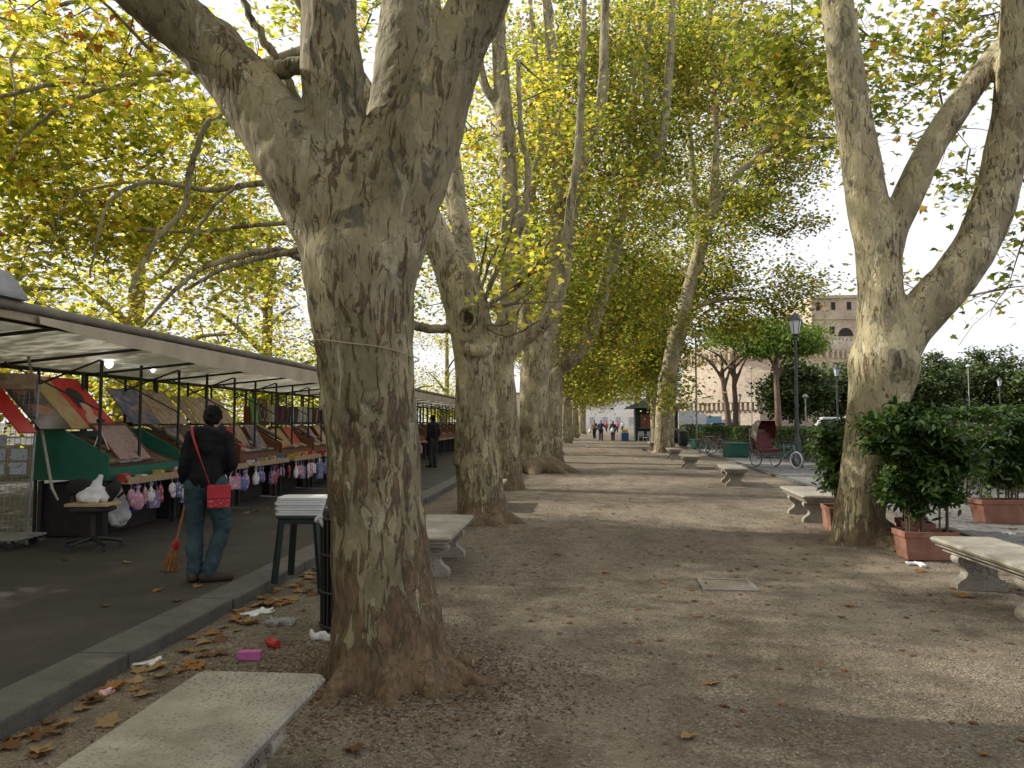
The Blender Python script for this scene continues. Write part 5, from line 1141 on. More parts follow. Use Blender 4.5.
q = gz_at(250, 661); t = tag(MB().box((0, 0, .032), (.145, .062, .055)).build('carton', M('pink_carton', (.42, .10, .30), .5, .2, 20), None, bevel=.004, loc=q, rz=R(8)), 'small pink carton lying beyond the foreground bench', 'carton')
q = gz_at(273, 648); t = thing('drink_can', 'red drinks can lying on its side near the pink carton', 'can', q+V3(0, 0, .03), R(-35))
MB().tube([(-.055, 0, 0), (-.05, 0, 0), (.05, 0, 0), (.055, 0, 0)], [.024, .031, .031, .024], 14).build('body', M('can_red', (.36, .03, .02), .35, .2, 8), t); MB().cyl((-.056, 0, 0), (-.0575, 0, 0), .023, seg=14).build('end', M('can_end', (.6, .6, .6), .3, .05, 5, metal=.8), t)
# pigeons
def pigeon(label, x, y, z, rz):
    t = thing('pigeon', label, 'pigeon', (x, y, z), rz, 'pigeons on the path'); g_ = M('pigeon_grey', (.09, .095, .11), .6, .3, 20)
    me_ = blob([[(V3(0, -.10, .10), .035), (V3(0, -.02, .115), .06), (V3(0, .06, .13), .055), (V3(0, .095, .185), .026), (V3(0, .11, .225), .025)], [(V3(0, -.08, .10), .035), (V3(0, -.2, .075), .018)], [(V3(0, .125, .222), .012), (V3(0, .155, .212), .005)]], .009, 2, None, [g_], 'body'); link('body', me_, t)
    for s in (-1, 1): MB().tube([(s*.022, .01, .07), (s*.022, .0, .03), (s*.022, .012, .003), (s*.022, .04, .002)], [.008, .005, .004, .004], 5).build('leg', M('pigeon_leg', (.35, .12, .10), .6), t)
for (px, Y, lb, rz) in ((588, 45, 'dark pigeon out on the gravel left of the path centre', .6), (644, 41, 'dark pigeon on the gravel near the leaning tree', 2.0)):
    q = at(px, 450, Y); pigeon(lb, q.x, Y, .014, rz)
o = crumple('paper_scrap', 'small white scrap on the cobbles behind the right hand bench', 'paper', 1009, 534, .14, PAPER, 8, .4); o.location = gnd(1009, 534, .047)
q = gnd(1014, 530, .048); drop_leaf(q.x, q.y, .048, 'on the cobbles by the white scrap', .8)

# ---------------------------------------------------------------- planters, shrubs, hedges
TERRA, nt, b, o = newmat('terracotta'); co = coords(nt, 'Object')
c = ramp(nt, noise(nt, co, 4, 6, .6), [(.3, (.17, .072, .046)), (.7, (.28, .125, .08))]).outputs[0]; c = mixc(nt, ramp(nt, noise(nt, co, 7, 5, .7), [(.52, (0, 0, 0)), (.7, (.75, .75, .75))]).outputs[0], c, (.24, .18, .14))
nt.links.new(c, b.inputs['Base Color']); b.inputs['Roughness'].default_value = .8; bump(nt, b, noise(nt, co, 40, 4, .6), .2, .01)
SHRUB = leaf_mat('laurel_leaf', [(0, (.020, .045, .012)), (.5, (.042, .085, .018)), (.85, (.075, .13, .026)), (1, (.12, .17, .04))], .3, .42, .18, 1.2, .4)
HEDGE = leaf_mat('hedge_leaf', [(0, (.024, .05, .013)), (.6, (.055, .098, .02)), (1, (.10, .15, .03))], .25, .5, .2, .6)
SOIL = M('potting_soil', (.035, .024, .016), .95, .3, 12, .5); STEM = M('shrub_stem', (.10, .075, .045), .85, .25, 12)
def trough(label, x, y, rz, L=.78, W=.36, H=.33, lab2=None, sh=(.62, .5, 1.25), nl=2600, seed=1, lean=(0, 0)):
    z = gz(x, y) if y < 14 and x < 5 else .045
    t = thing('planter', label, 'planter', (x, y, z), rz, 'terracotta troughs'); mb = MB()
    def fr(l, w, z_): return [(-l, -w, z_), (l, -w, z_), (l, w, z_), (-l, w, z_)]
    l, w = L/2, W/2; rows = [fr(l*.86, w*.84, 0), fr(l*.95, w*.94, H-.07), fr(l*1.0, w*1.0, H-.068), fr(l*1.0, w*1.02, H-.002), fr(l*.98, w*.98, H), fr(l*.93, w*.90, H), fr(l*.92, w*.88, H-.05)]
    vs_ = [v for r in rows for v in r]; mb.add(vs_, [(i*4+k, i*4+(k+1) % 4, (i+1)*4+(k+1) % 4, (i+1)*4+k) for i in range(6) for k in range(4)]+[(3, 2, 1, 0)]); mb.build('trough', TERRA, t, bevel=.006)
    MB().add(fr(l*.921, w*.881, H-.048), [(0, 1, 2, 3)]).build('soil', SOIL, t)
    if lab2:
        s = thing('shrub', lab2, 'shrub', (x, y, z+H-.05), rz, 'evergreen shrubs in troughs'); rs = random.Random(seed); rg = np.random.default_rng(seed); mb = MB(); pts = []
        for k in range(9):
            bx_ = rs.uniform(-l*.8, l*.8); by = rs.uniform(-w*.5, w*.5); hh = sh[2]*rs.uniform(.75, 1.0)
            tx = bx_*1.4+rs.uniform(-.15, .15)+lean[0]; ty = by*1.5+rs.uniform(-.15, .15)+lean[1]
            P = [V3(bx_, by, -.02), V3(bx_*1.1+rs.uniform(-.04, .04), by, hh*.35), V3((bx_+tx)/2, (by+ty)/2, hh*.7), V3(tx, ty, hh)]; mb.tube(P, [.013, .011, .008, .003], 5)
            for j in range(14):
                f_ = rs.uniform(.12, 1); c_ = P[1].lerp(P[2], max(-.3, (f_-.22)/.4)) if f_ < .62 else P[2].lerp(P[3], (f_-.62)/.38)
                e = c_+V3(rs.gauss(0, .16)*sh[0]/.6, rs.gauss(0, .14)*sh[1]/.5, rs.gauss(.03, .08)); mb.tube([c_, c_.lerp(e, .5)+V3(0, 0, .02), e], [.005, .004, .002], 4, cap=False)
                m = int(nl/9/14*rs.uniform(.6, 1.4)); f2 = rg.random((m, 1)); pts.append(np.array(c_)*(1-f2)+np.array(e)*f2+rg.normal(size=(m, 3))*.045)
        mb.build('stems', STEM, s); link('foliage', leaf_mesh('foliage', np.concatenate(pts), .105, SHRUB, LAUREL, .35, .1, rg), s)
tx = at(922, 556, 9.35)
trough('large terracotta trough in front of the big right hand tree', at(925, 540, 9.3).x, 9.3, R(2), .60, .36, .32, 'dense dark green shrub in the large front trough', (.72, .7, 1.44), 10500, 1, (-.06, 0))
trough('terracotta trough pressed between the large trough and the trunk', 3.88, 10.05, R(80), .62, .34, .33, 'shrub leaning round the trunk from the trough behind the large one', (.6, .6, 1.35), 3400, 2)
trough('terracotta trough to the left of the big right hand trunk', 3.46, 11.75, R(85), .66, .34, .34, 'upright shrub in the trough left of the big trunk', (.5, .6, 1.35), 3600, 3, (0, .1))
trough('narrow terracotta trough hidden against the left side of the trunk', 3.62, 11.15, R(85), .5, .30, .33, 'bushy shrub behind the left side of the big trunk', (.5, .5, 1.3), 2600, 4)
trough('long terracotta trough on the cobbles at the right edge', at(1012, 510, 12.7).x, 12.7, R(4), 1.15, .42, .36, 'dark shrub in the trough at the right edge', (1.0, .7, 1.4), 6000, 5)
trough('terracotta trough on the cobbles farther behind the right hand tree', 5.3, 17.0, R(85), .8, .4, .36, 'low shrub on the cobbles behind the right hand tree', (.7, .6, 1.1), 3400, 7)
trough('terracotta trough at the far right of the cobbles', at(1012, 510, 12.7).x+1.3, 12.9, R(4), 1.0, .42, .36, 'dark shrub at the far right of the cobbles', (1.0, .7, 1.4), 4500, 8)
def hedge(label, a, b, wd, h, n, seed, size=.09):
    a, b = V3(*a), V3(*b); L = (b-a).length; rg = np.random.default_rng(seed); d = (b-a)/L; nrm = V3(-d.y, d.x, 0)
    u = rg.random(n)*L; w = (rg.random(n)-.5)*wd; z = .05+rg.random(n)**.75*h; k = rg.random(n); sel = k < .45; z[sel] = h+.05*rg.normal(size=sel.sum()); s2 = (k > .45) & (k < .9); w[s2] = wd/2*np.sign(w[s2])+.05*rg.normal(size=s2.sum())
    bumpy = np.array([.10*mnoise.noise(Vector((x*.8, seed, 0))) for x in u]); z += bumpy*(z/h)
    pos = np.stack([d.x*u+nrm.x*w, d.y*u+nrm.y*w, z], -1); t = thing('hedge', label, 'hedge', a)
    link('foliage', leaf_mesh('foliage', pos, size, HEDGE, KITE, .4, .1, rg), t)
    mb = MB(); rs = random.Random(seed)
    for k in range(int(L/.45)):
        uu = (k+.5)*.45; c_ = d*uu
        for j in range(3): e = c_+nrm*rs.uniform(-wd*.35, wd*.35)+d*rs.uniform(-.2, .2); mb.tube([c_, c_.lerp(e, .6)+V3(0, 0, h*.4), e+V3(0, 0, h*.85)], [.02, .015, .006], 4, cap=False)
    mb.build('stems', STEM, t)
hedge('clipped green hedge running behind the lamp post and the rickshaw', (9.6, 18.0, .03), (8.1, 36, .03), 1.1, 1.25, 16000, 11)
hedge('clipped hedge behind the green boxes and the parked bicycles', (7.6, 37, .03), (6.9, 62, .03), 1.1, 1.25, 14000, 12, .11)
hedge('farther hedge strip across the road from the path', (14.5, 40, .03), (15.0, 75, .03), 1.0, 1.1, 9000, 13, .12)
hedge('tall dark hedge closing the right edge of the picture', (6.6, 15.2, .045), (14.5, 17.0, .045), 1.2, 1.75, 11000, 14, .10)
# ---------------------------------------------------------------- street things on the right
IRON = M('lamp_iron', (.040, .044, .048), .5, .2, 12); LGLASS = M('lamp_glass', (.62, .64, .66), .25, .05, 4)
GREENBOX = M('dark_green_box', (.012, .085, .055), .5, .2, 4)
def lamp(label, px, Y, H=5.35):
    p = at(px, 430, Y); t = thing('street_lamp', label, 'street lamp', (p.x, Y, .03), 0, 'lantern street lamps')
    MB().lathe([(.19, 0), (.19, .25), (.15, .32), (.13, .9), (.10, 1.0), (.085, 1.05), (.06, 1.2), (.05, H-1.0), (.045, H-.95)], seg=14).build('post', IRON, t)
    MB().lathe([(.05, H-.95), (.09, H-.9), (.05, H-.85), (.05, H-.82), (.13, H-.76)], seg=12).build('collar', IRON, t)
    MB().lathe([(.13, H-.76), (.22, H-.30)], seg=6, smooth=False).build('lantern_glass', LGLASS, t)
    mb = MB(); mb.lathe([(.26, H-.30), (.24, H-.26), (.12, H-.12), (.05, H-.08), (.03, H)], seg=6, smooth=False)
    for k in range(6): a = math.pi/3*k; mb.bar((.133*math.cos(a), .133*math.sin(a), H-.76), (.225*math.cos(a), .225*math.sin(a), H-.30), .018)
    mb.build('lantern_cap', IRON, t)
lamp('tall dark lantern street lamp beside the rickshaw', 797, 27)
lamp('lantern street lamp left of the big right hand trunk', 838, 52)
lamp('lantern street lamp before the oaks at the right edge', 1001, 68)
lamp('distant lantern street lamp in front of the bastion wall', 740, 100, 5.2)
for px, Y, H, lb in ((970, 80, 7.0, 'slender pale lamp pole before the right hand oaks'), (752, 95, 8.0, 'thin grey pole in front of the castle bastion'), (806, 60, 3.4, 'short white pole with a wire near the parked van')):
    p = at(px, 430, Y); t = thing('pole', lb, 'pole', (p.x, Y, .03)); MB().cyl((0, 0, 0), (0, 0, H), .07, .045, 8).build('mast', M('pole_grey', (.30, .30, .29), .5), t)
    mb = MB(); mb.lathe([(.05, H), (.22, H+.05), (.24, H+.12), (.08, H+.28)], seg=10); mb.build('head', LGLASS if Y == 80 else M('pole_grey', (.3, .3, .29)), t)
p = at(697, 452, 47); t = thing('sign_pole', 'grey metal sign pole left of the green box', 'pole', (p.x, 47, .05)); MB().cyl((0, 0, 0), (0, 0, 7.2), .06, .05, 8).build('mast', STEEL, t); MB().box((0, -.08, 6.9), (.5, .03, .5)).build('plate', M('sign_plate', (.45, .45, .45), .5), t)
def green_box(label, px, Y, L, H):
    p = at(px, 450, Y); t = thing('storage_box', label, 'box', (p.x, Y, .05), R(12), 'green storage boxes')
    MB().box((0, 0, H/2), (L, .7, H-.06)).build('body', GREENBOX, t, bevel=.01); MB().box((0, 0, H-.01), (L+.06, .76, .05)).build('lid', M('green_lid', (.016, .10, .065), .5), t, bevel=.012)
    for x in (-L/2+.08, L/2-.08): MB().box((x, 0, .02), (.08, .6, .04)).build('foot', BLK, t)
green_box('dark green metal box left of the rickshaw', 736, 34.7, .95, .62)
green_box('smaller dark green box farther along the hedge', 701, 45, .95, .55)
for px, Y, lb in ((683, 50, 'dark litter bin behind the leaning tree'), (676, 58, 'dark litter bin farther off near the kiosk')):
    p = at(px, 440, Y); t = thing('litter_bin', lb, 'litter bin', (p.x, Y, .05)); MB().lathe([(.26, 0), (.30, .1), (.32, .85), (.30, .9)], seg=16).build('body', BLK, t); MB().lathe([(.34, .9), (.34, .95), (.2, 1.05), (.05, 1.08)], seg=16).build('lid', IRON, t)
RUB = M('tyre_rubber', (.025, .025, .025), .8); CHR = M('chrome', (.55, .55, .55), .3, .05, 5, metal=.9)
def wheel(parent, c, r, ax, tyre=RUB, w=.02):
    """spoked wheel; ax is its axle direction"""
    ax = Vector(ax).normalized(); a = ax.orthogonal().normalized(); b_ = ax.cross(a); c = Vector(c)
    ring = lambda rad: [c+a*rad*math.cos(2*math.pi*k/28)+b_*rad*math.sin(2*math.pi*k/28) for k in range(29)]
    mb = MB(); mb.tube(ring(r), w, 8, cap=False); wh = mb.build('wheel', tyre, parent)
    MB().tube(ring(r-w*1.3), .009, 5, cap=False).build('rim', CHR, wh)
    mb = MB()
    for k in range(16): an = 2*math.pi*k/16; mb.bar(c+ax*.02*(-1)**k, c+(a*math.cos(an)+b_*math.sin(an))*(r-w*1.2), .004)
    mb.cyl(c-ax*.04, c+ax*.04, .02, seg=8); mb.build('spokes', CHR, wh); return wh
# cycle rickshaw, front wheel towards the camera's right
p = at(776, 466, 27); t = thing('cycle_rickshaw', 'cycle rickshaw with a folding hood and red seat beside the tall lamp', 'rickshaw', (p.x, 27, .05), R(-150))
fr_ = M('rickshaw_frame', (.10, .30, .34), .45); BKF = BLK
WT = M('white_tyre', (.62, .62, .60), .6)
t.scale = (.9, .9, .92)
wheel(t, (0, 1.05, .31), .29, (1, 0, 0), WT, .026)
for s in (-1, 1): wheel(t, (s*.48, -.55, .33), .31, (1, 0, 0))
mb = MB(); mb.tube([(0, 1.05, .31), (0, .98, .62), (0, .93, .86)], .016, 8); mb.tube([(0, .95, .74), (0, .45, .42), (0, .30, .35), (0, -.2, .36), (0, -.55, .34)], .02, 8); mb.tube([(0, .45, .42), (0, .40, .92)], .016, 8); mb.tube([(0, .40, .8), (0, .93, .80)], .014, 8); mb.tube([(-.48, -.55, .33), (.48, -.55, .33)], .018, 8)
mb.build('frame', fr_, t)
MB().tube([(-.28, .72, .95), (-.22, .86, .96), (0, .93, .90), (.22, .86, .96), (.28, .72, .95)], .013, 8).build('handlebar', BKF, t)
mb = MB(); mb.ell((0, .38, .95), (.08, .14, .04), 12, 6); mb.build('saddle', BKF, t)
MB().lathe([(.09, .0), (.09, .012)], (0, .32, .35), 14).build('chainring', CHR, t)
RS = M('red_upholstery', (.10, .016, .016), .6, .2, 6)
MB().box((0, -.45, .62), (.86, .5, .14)).build('seat', RS, t, bevel=.03); MB().box((0, -.72, .98), (.86, .1, .62), Matrix.Rotation(R(10), 3, 'X')).build('backrest', RS, t, bevel=.03)
MB().box((0, -.45, .47), (.94, .62, .14)).build('body', M('rickshaw_body', (.10, .09, .08), .6), t, bevel=.02); MB().box((0, .05, .36), (.7, .34, .03)).build('footboard', BKF, t)
for s in (-1, 1): MB().tube([(s*.46, -.7, .6), (s*.46, -.68, .86), (s*.46, -.4, .88), (s*.46, -.2, .66)], .02, 8).build('armrest', BKF, t)
hood_m = M('hood_canvas', (.21, .19, .15), .85, .2, 6); mb = MB(); N = 9; vs_ = []
for j, (ang, rr_) in enumerate([(R(a), .62) for a in (175, 155, 135, 115, 95, 75)]):
    for k in range(N):
        th_ = math.pi*k/(N-1); x = .48*math.cos(th_)*(1 if 0 < k < N-1 else 1.0); s_ = min(1, math.sin(th_)*1.6)
        vs_.append((x, -.52+rr_*math.cos(ang)*s_*.8+(.0), 1.05+(.66*math.sin(ang)+.05)*s_-(.0 if s_ else .1)))
fs_ = [(j*N+k, j*N+k+1, (j+1)*N+k+1, (j+1)*N+k) for j in range(5) for k in range(N-1)]
mb.add(vs_, fs_, 0, True); mb.add([(v[0]*.97, v[1], v[2]-.015) for v in vs_], [f[::-1] for f in fs_], 1, True); mb.build('hood', [hood_m, RS], t)
MB().box((0, -.93, 1.05), (.88, .03, .75), Matrix.Rotation(R(6), 3, 'X')).build('hood_back', [hood_m], t, bevel=.01)
# parked bicycles
def bicycle(label, x, y, rz, c):
    t = thing('bicycle', label, 'bicycle', (x, y, .05), rz, 'bicycles parked by the hedge'); m = M('bike_'+label.split()[0], c, .5)
    wheel(t, (0, .52, .34), .33, (1, 0, 0)); wheel(t, (0, -.52, .34), .33, (1, 0, 0)); mb = MB()
    for a, b_ in (((0, .52, .34), (0, .40, .86)), ((0, .42, .78), (0, -.06, .32)), ((0, .41, .82), (0, -.18, .80)), ((0, -.06, .32), (0, -.2, .86)), ((0, -.06, .32), (0, -.52, .34)), ((0, -.52, .34), (0, -.18, .78))): mb.cyl(a, b_, .016, seg=7)
    mb.build('frame', m, t); MB().tube([(-.27, .26, 1.0), (-.2, .38, 1.0), (0, .40, .97), (.2, .38, 1.0), (.27, .26, 1.0)], .013, 7).build('handlebar', BLK, t); mb = MB(); mb.ell((0, -.22, .93), (.07, .13, .035), 10, 6); mb.build('saddle', BLK, t)
bicycle('black bicycle parked nearest the green box', 5.9, 38.2, R(70), (.03, .03, .03)); bicycle('grey bicycle leaning beyond the black one', 5.75, 39.3, R(80), (.25, .25, .26)); bicycle('dark red bicycle farthest in the parked group', 5.7, 40.4, R(65), (.12, .04, .03))
# metal cafe chairs by the kiosk
ALU = M('chair_grey', (.42, .43, .44), .4, .1, 6, metal=.3)
def chair(label, x, y, rz):
    t = thing('cafe_chair', label, 'chair', (x, y, .014), rz, 'grey chairs outside the kiosk')
    MB().box((0, 0, .45), (.42, .42, .03)).build('seat', ALU, t, bevel=.01); MB().box((0, -.21, .72), (.42, .025, .34), Matrix.Rotation(R(8), 3, 'X')).build('backrest', ALU, t, bevel=.01)
    for sx_ in (-1, 1):
        for sy_ in (-1, 1): MB().cyl((sx_*.17, sy_*.17, .44), (sx_*.20, sy_*.21, 0), .014, seg=6).build('leg', ALU, t)
        MB().tube([(sx_*.21, -.2, .66), (sx_*.23, .1, .66), (sx_*.21, .18, .45)], .012, 6).build('armrest', ALU, t)
for k, (px, Y) in enumerate(((641, 58), (647, 57), (652, 59), (657, 56))): chair(f'grey metal chair outside the dark green kiosk, {ORD[k]} from its door', at(px, 440, Y).x, Y, R(40*k))
# kiosk
q = at(652, 438, 66); t = thing('kiosk', 'dark green kiosk with an overhanging roof at the right of the path', 'kiosk', (q.x+.4, 66, .03))
KG = M('kiosk_green', (.006, .02, .017), .5, .2, 4)
MB().box((0, 1.5, 1.35), (3.6, 3.0, 2.7)).build('wall', KG, t, bevel=.02)
mb = MB(); mb.add([(-2.7, -1.1, 2.75), (2.7, -1.1, 2.75), (2.7, 4.1, 2.75), (-2.7, 4.1, 2.75), (-1.2, .6, 3.45), (1.2, .6, 3.45), (1.2, 2.4, 3.45), (-1.2, 2.4, 3.45)], [(3, 2, 1, 0), (4, 5, 6, 7), (0, 1, 5, 4), (1, 2, 6, 5), (2, 3, 7, 6), (3, 0, 4, 7)]); mb.build('roof', M('kiosk_roof', (.02, .035, .03), .6), t)
MB().box((-.7, -.012, 1.65), (1.3, .03, 1.1)).build('window', M('kiosk_goods', (.22, .07, .05), .5, .8, 3), t); MB().box((.9, -.015, 1.1), (.8, .03, 2.0)).build('door', M('kiosk_door', (.02, .06, .05), .5), t); MB().box((-.7, -.2, 1.05), (1.5, .4, .05)).build('counter', STEEL, t)
q = at(625, 440, 64); t = thing('crate_stack', 'blue and yellow crates standing at the corner of the kiosk', 'crates', (q.x, 64, .014)); MB().box((0, 0, .35), (.6, .5, .7)).build('blue_crate', M('crate_blue', (.02, .10, .28), .5), t, bevel=.02); MB().box((0, -.0, .83), (.5, .42, .22)).build('yellow_crate', M('crate_yellow', (.5, .36, .04), .5), t, bevel=.02)
# van and cars across the hedge
VW = M('van_white', (.66, .67, .68), .35, .04, 3); WGL = M('car_glass', (.02, .025, .03), .1)
def car(name, label, cat, x, y, rz, L, H, paint, roof0=.28):
    t = thing(name, label, cat, (x, y, .025), rz, 'vehicles parked across the road'); w = .86; h = H
    pr = [(-L/2, .3), (-L/2, h*.55), (-L/2+.1, h*.62), (-L*.40, h*.95), (-L*.34, h), (L*(.5-roof0)-.2, h), (L*(.5-roof0)+.35, h*.62), (L/2-.15, h*.5), (L/2, h*.38), (L/2, .3)]
    mb = MB(); mb.prism(pr, lambda a, b, q: Vector((a, q, b)), -w, w); mb.build('body', paint, t, bevel=.05)
    gp = [(-L*.36, h*.63), (-L*.335, h*.92), (L*(.5-roof0)-.2, h*.92), (L*(.5-roof0)+.18, h*.63)]
    for s in (-1, 1): mb = MB(); mb.prism(gp, lambda a, b, q: Vector((a, q, b)), s*w, s*(w+.006)); mb.build('window', WGL, t)
    for x_ in (-L*.31, L*.31):
        for s in (-1, 1): MB().tube([(x_, s*(w-.16), .31), (x_, s*(w+.02), .31)], .31, 18).build('wheel', RUB, t)
    for s in (-1, 1): MB().box((L/2-.03, s*.6, h*.44), (.05, .3, .14)).build('headlight', LGLASS, t)
car('parked_van', 'white van parked beyond the hedge and the lamp', 'van', 18.2, 62, R(172), 4.4, 1.95, VW, .24)
car('parked_car', 'silver car parked behind the white van', 'car', 23.5, 66, R(176), 4.2, 1.5, M('car_silver', (.35, .36, .38), .35, .05, 3))
car('parked_car', 'blue car far off at the right edge', 'car', 44, 75, R(170), 4.2, 1.5, M('car_blue', (.03, .12, .32), .35, .05, 3))
car('parked_car', 'dark car beyond the bicycles', 'car', 11.9, 78, R(176), 4.2, 1.5, M('car_dark', (.04, .045, .05), .35, .05, 3))
# white and blue panels of a building site and pale stalls under the trees
for k, (px, Y, w_, h_, c_, nm) in enumerate(((694, 96, 3.0, 2.5, (.62, .63, .65), 'white'), (711, 98, 2.6, 2.2, (.20, .34, .46), 'pale blue'), (726, 100, 2.6, 1.8, (.60, .61, .62), 'low white'), (686, 92, 1.6, 2.8, (.55, .56, .58), 'tall narrow white'))):
    p = at(px, 430, Y); t = thing('site_panel', f'{nm} screen panel standing below the castle', 'panel', (p.x, Y, .025)); MB().box((0, 0, h_/2+.1), (w_, .08, h_)).build('panel', M('panel_'+nm.replace(' ', '_'), c_, .6, .1, 1), t, bevel=.01)
    for s in (-1, 1): MB().box((s*w_*.42, 0, .05), (.1, .8, .1)).build('foot', STEEL, t); MB().box((s*w_*.5, .06, h_/2+.1), (.06, .06, h_+.2)).build('post', STEEL, t)

# ---------------------------------------------------------------- Castle, bastion and far buildings
ST, nt, b, o = newmat('castle_masonry'); co = coords(nt, 'Object', (1, 1, 1))
c = ramp(nt, noise(nt, co, .10, 7, .65), [(.3, (.40, .325, .235)), (.5, (.51, .43, .325)), (.7, (.57, .50, .395))]).outputs[0]
c = mixc(nt, .6, c, ramp(nt, noise(nt, coords(nt, 'Object', (1, 1, 3)), .7, 6, .7), [(.35, (.5, .45, .42)), (.62, (1, 1, 1))]).outputs[0], 'MULTIPLY')
nt.links.new(c, b.inputs['Base Color']); b.inputs['Roughness'].default_value = .9; bump(nt, b, noise(nt, co, 1.2, 6, .7), .5, .3)
DW = M('castle_opening', (.03, .026, .024), .9)
q = at(800, 422, 200); ct = thing('castle', 'great round brick fortress with an upper block rising behind the pines', 'castle', (q.x, 226, 0))
mb = MB(); mb.lathe([(27.5, 0), (27.0, 6), (26.2, 16), (26.2, 19.2), (26.9, 20.0), (26.9, 22.4), (25.8, 22.4), (25.8, 21.0)], seg=72); mb.build('drum', ST, ct)
mb = MB()
for k in range(110): a = 2*math.pi*k/110; mb.box((26.75*math.cos(a), 26.75*math.sin(a), 18.9), (.9, .55, 2.0), Matrix.Rotation(a, 3, 'Z'))
mb.build('corbels', ST, ct)
ub = [(5.5, -18), (22, -18), (25, -8), (25, 12), (5.5, 16)]
mb = MB(); mb.prism(ub, lambda a, b, q: Vector((a, b, q)), 21, 35); mb.build('upper_block', ST, ct, bevel=.1)
for x in (7.5, 10.6, 17.5): MB().box((x, -18.05, 25.8), (1.2, .3, 1.9)).build('window', DW, ct)
for x in (7.2, 11, 15, 19): MB().box((x, -18.06, 32.2), (1.0, .3, 2.0)).build('window', DW, ct)
mb = MB()
for k in range(17): mb.box((5.8+k*.98, -18.3, 22.8), (.5, .6, 1.7))
mb.build('corbels', ST, ct)
MB().box((13.6, -18.25, 34.6), (17, .9, .8)).build('cornice', ST, ct, bevel=.08); MB().box((13.6, -18.2, 28.8), (16.6, .6, .35)).build('string_course', ST, ct)
mb = MB(); mb.prism([(8+1.9*math.cos(a), 23.4+2.2*math.sin(a)) for a in [math.pi*k/10 for k in range(11)]], lambda a, b, q: Vector((a+6, q, b+.8)), -18.16, -17.9); mb.build('arch', DW, ct)
q0, q1, q2 = at(660, 422, 168), at(760, 422, 150), at(930, 422, 165); bt = thing('bastion_wall', 'long low bastion wall with a row of corbels below the fortress', 'wall', (q1.x, 150, 0))
mb = MB(); pl_ = [(q0.x-q1.x, q0.y-150), (0, 0), (q2.x-q1.x, q2.y-150), (q2.x-q1.x, q2.y-120), (q0.x-q1.x, q0.y-120)]; mb.prism(pl_, lambda a, b, q: Vector((a, b, q)), -.1, 6.2); mb.build('wall', ST, bt)
mb = MB()
for a, b_ in ((pl_[0], pl_[1]), (pl_[1], pl_[2])):
    a, b_ = Vector((*a, 0)), Vector((*b_, 0)); n = int((b_-a).length/1.1); ang = math.atan2((b_-a).y, (b_-a).x); nn = Vector((math.sin(ang), -math.cos(ang), 0))
    for k in range(n): c_ = a.lerp(b_, (k+.5)/n)+nn*.25; mb.box((c_.x, c_.y, 4.7), (.5, .6, 1.5), ang)
    c_ = (a+b_)/2+nn*.28; mb.box((c_.x, c_.y, 5.95), ((b_-a).length, .75, 1.0), ang)
mb.build('corbels', ST, bt)
def block(label, px, Y, W, H, col, nm):
    p = at(px, 422, Y); t = thing('building', label, 'building', (p.x, Y, 0)); m = M('render_'+nm, col, .85, .12, .3)
    MB().box((0, 6, H/2), (W, 12, H)).build('wall', m, t); MB().box((0, 6, H+.2), (W+.8, 12.8, .4)).build('roof', M('roof_'+nm, (.25, .13, .08), .85), t)
    for i in range(int(W/3.2)):
        for j in range(int(H/3.6)): x = -W/2+1.7+i*3.2; f_ = MB().box((x, -.03, 1.9+j*3.5), (1.2, .10, 1.9)).build('window', M('far_window', (.40, .40, .41), .4), t); MB().box((x, -.1, .85+j*3.5), (1.5, .2, .14)).build('sill', m, f_)
block('pale distant building closing the end of the path', 612, 190, 26, 7.0, (.74, .72, .69), 'pale')
block('cream building far off left of the path end', 540, 200, 24, 9, (.48, .40, .30), 'cream')
block('ochre building seen under the oaks at the right', 960, 130, 34, 4.2, (.46, .34, .22), 'ochre')
block('ochre house beyond the lamp posts at the far right', 1080, 150, 26, 6.5, (.42, .28, .18), 'terracotta')
# parapet along the river behind the stalls
q = st(-14.9, 25); tag(MB().box((0, 0, .5), (.4, 130, 1.0)).build('river_parapet', M('parapet', (.24, .22, .19), .85, .2, 1, .2), None, bevel=.03, loc=q, rz=AL), 'low stone parapet behind the bookstalls along the river', 'parapet')

# ---------------------------------------------------------------- pines and oaks before the castle
PINE = leaf_mat('pine_needles', [(0, (.07, .13, .025)), (.5, (.16, .25, .04)), (1, (.24, .33, .06))], .35, .6, .2, .3)
OAKM = leaf_mat('oak_leaf', [(0, (.05, .082, .03)), (.6, (.10, .14, .046)), (1, (.16, .20, .07))], .2, .55, .2, .3)
PBARK = M('pine_bark', (.17, .115, .085), .9, .3, 3, .5, sc=(1, 1, .4))
TUFT = np.array([(0, 0, 0), (.25, .35, 0), (.1, .5, .05), (0, 1.0, 0), (-.1, .5, .05), (-.25, .35, 0)])
PG2 = 'umbrella pines before the castle'
def pine(label, px0, py0, px1, py1, Y, rad, crown, seed):
    b0 = at(px0, 428, Y); b0.z = 0; top = at(px1, py1, Y); ch = [[(b0-V3(0, 0, .1), .40), (b0.lerp(top, .35)+V3(.1, 0, 0), .27), (b0.lerp(top, .75), .22), (top, .16)]]
    rs = random.Random(seed)
    for k in range(6): a = k*1.05+rs.random()*.5; ch.append([(b0.lerp(top, .72+.05*k), .15), (top+V3(math.cos(a)*1.2, math.sin(a)*1.2, .8), .11), (top+V3(math.cos(a)*2.8, math.sin(a)*2.4, 1.7), .05)])
    return tree(label, b0, ch, crown, 80, .50, .30, PINE, PBARK, .07, seed, shape=TUFT, lump=.02, group=PG2, flat=.1, name='umbrella_pine', skip=.3)
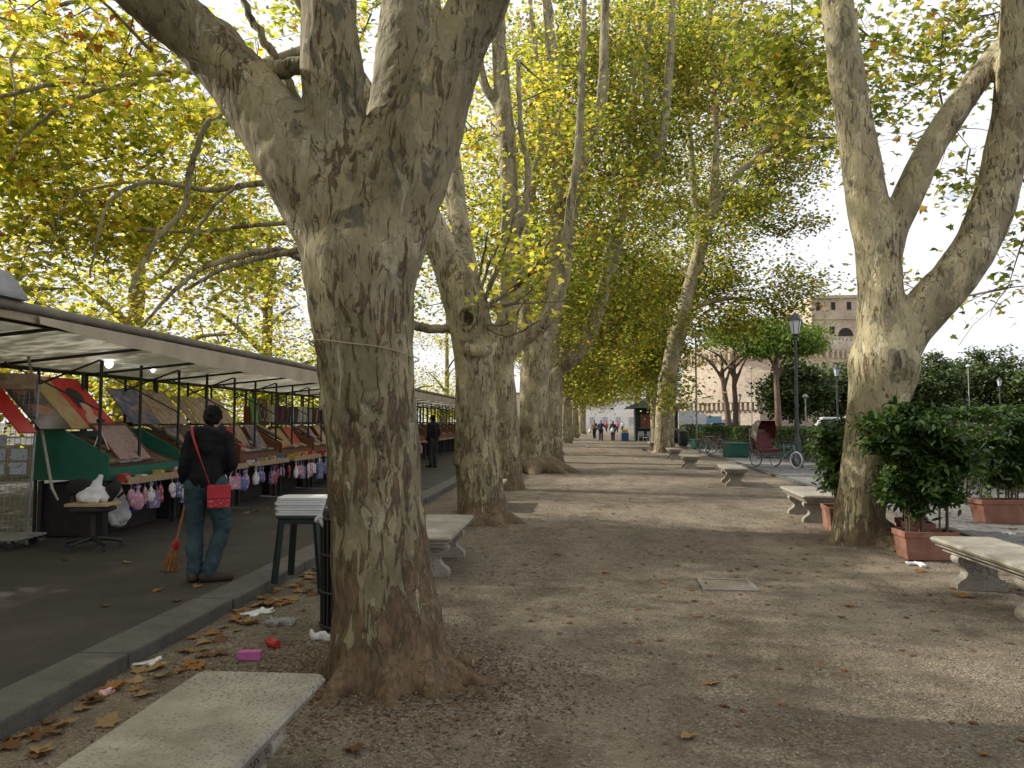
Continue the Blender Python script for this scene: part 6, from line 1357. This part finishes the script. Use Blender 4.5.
pine('umbrella pine with broad bright green crown behind the rickshaw', 777, 425, 776, 358, 66, .3, [E(775, 342, 66, 36, 16, 2.6, 80), E(805, 342, 66, 22, 15, 2.4, 48), E(745, 338, 67, 30, 18, 2.4, 50), E(770, 325, 66, 34, 9, 2.0, 40)], 201)
pine('umbrella pine with bare leaning trunk left of the thin pole', 729, 428, 722, 370, 70, .3, [E(722, 336, 70, 30, 11, 2.6, 36)], 202)
pine('slimmer umbrella pine close behind the leaning trunk', 735, 428, 734, 366, 73, .2, [E(744, 338, 73, 26, 10, 2.2, 24)], 203)
def oak(label, px, Y, cy, rx, ry, seed):
    c = at(px, cy, Y); b0 = V3(c.x, Y, 0); H = c.z; rs = random.Random(seed)
    ch = [[(b0-V3(0, 0, .1), .4), (b0+V3(0, 0, .8), .28), (b0+V3(.1, 0, H*.7), .22)]]+[[(b0+V3(0, 0, H*.45), .14), (b0+V3(math.cos(a)*1.4, math.sin(a)*1.4, H*.8), .09), (b0+V3(math.cos(a)*2.4, math.sin(a)*2.4, H*1.05), .04)] for a in (.3, 2.4, 4.4)]
    r = rx*Y/F; rz = ry*Y/F
    return tree(label, b0, ch, [((c.x, Y, c.z), (r, r*.9, rz), int(95*r*r/12)), ((c.x+r*.4, Y, c.z-rz*.3), (r*.6, r*.6, rz*.6), 24), ((c.x-r*.45, Y, c.z-rz*.25), (r*.6, r*.6, rz*.6), 24)], 110, .55, .30, OAKM, BARK3, .08, seed, shape=KITE, lump=.02, group='dark evergreen oaks', name='evergreen_oak', skip=.5)
oak('round dark evergreen oak right of the tall lamp', 796, 72, 388, 34, 29, 301)
oak('dark evergreen oak beside the second street lamp', 840, 76, 391, 32, 28, 302)
oak('dark oak with pointed crown at the right of the big trunk', 922, 84, 387, 34, 32, 303)
oak('broad oak with the tallest crown near the right edge', 985, 90, 386, 44, 33, 304)
oak('dark oak cut off by the right edge of the picture', 1048, 86, 390, 40, 30, 305)
oak('dark oak low between the pointed and the broad crowns', 952, 96, 394, 28, 24, 306)
oak('evergreen oak partly hidden behind the big right hand trunk', 880, 92, 392, 34, 28, 307)
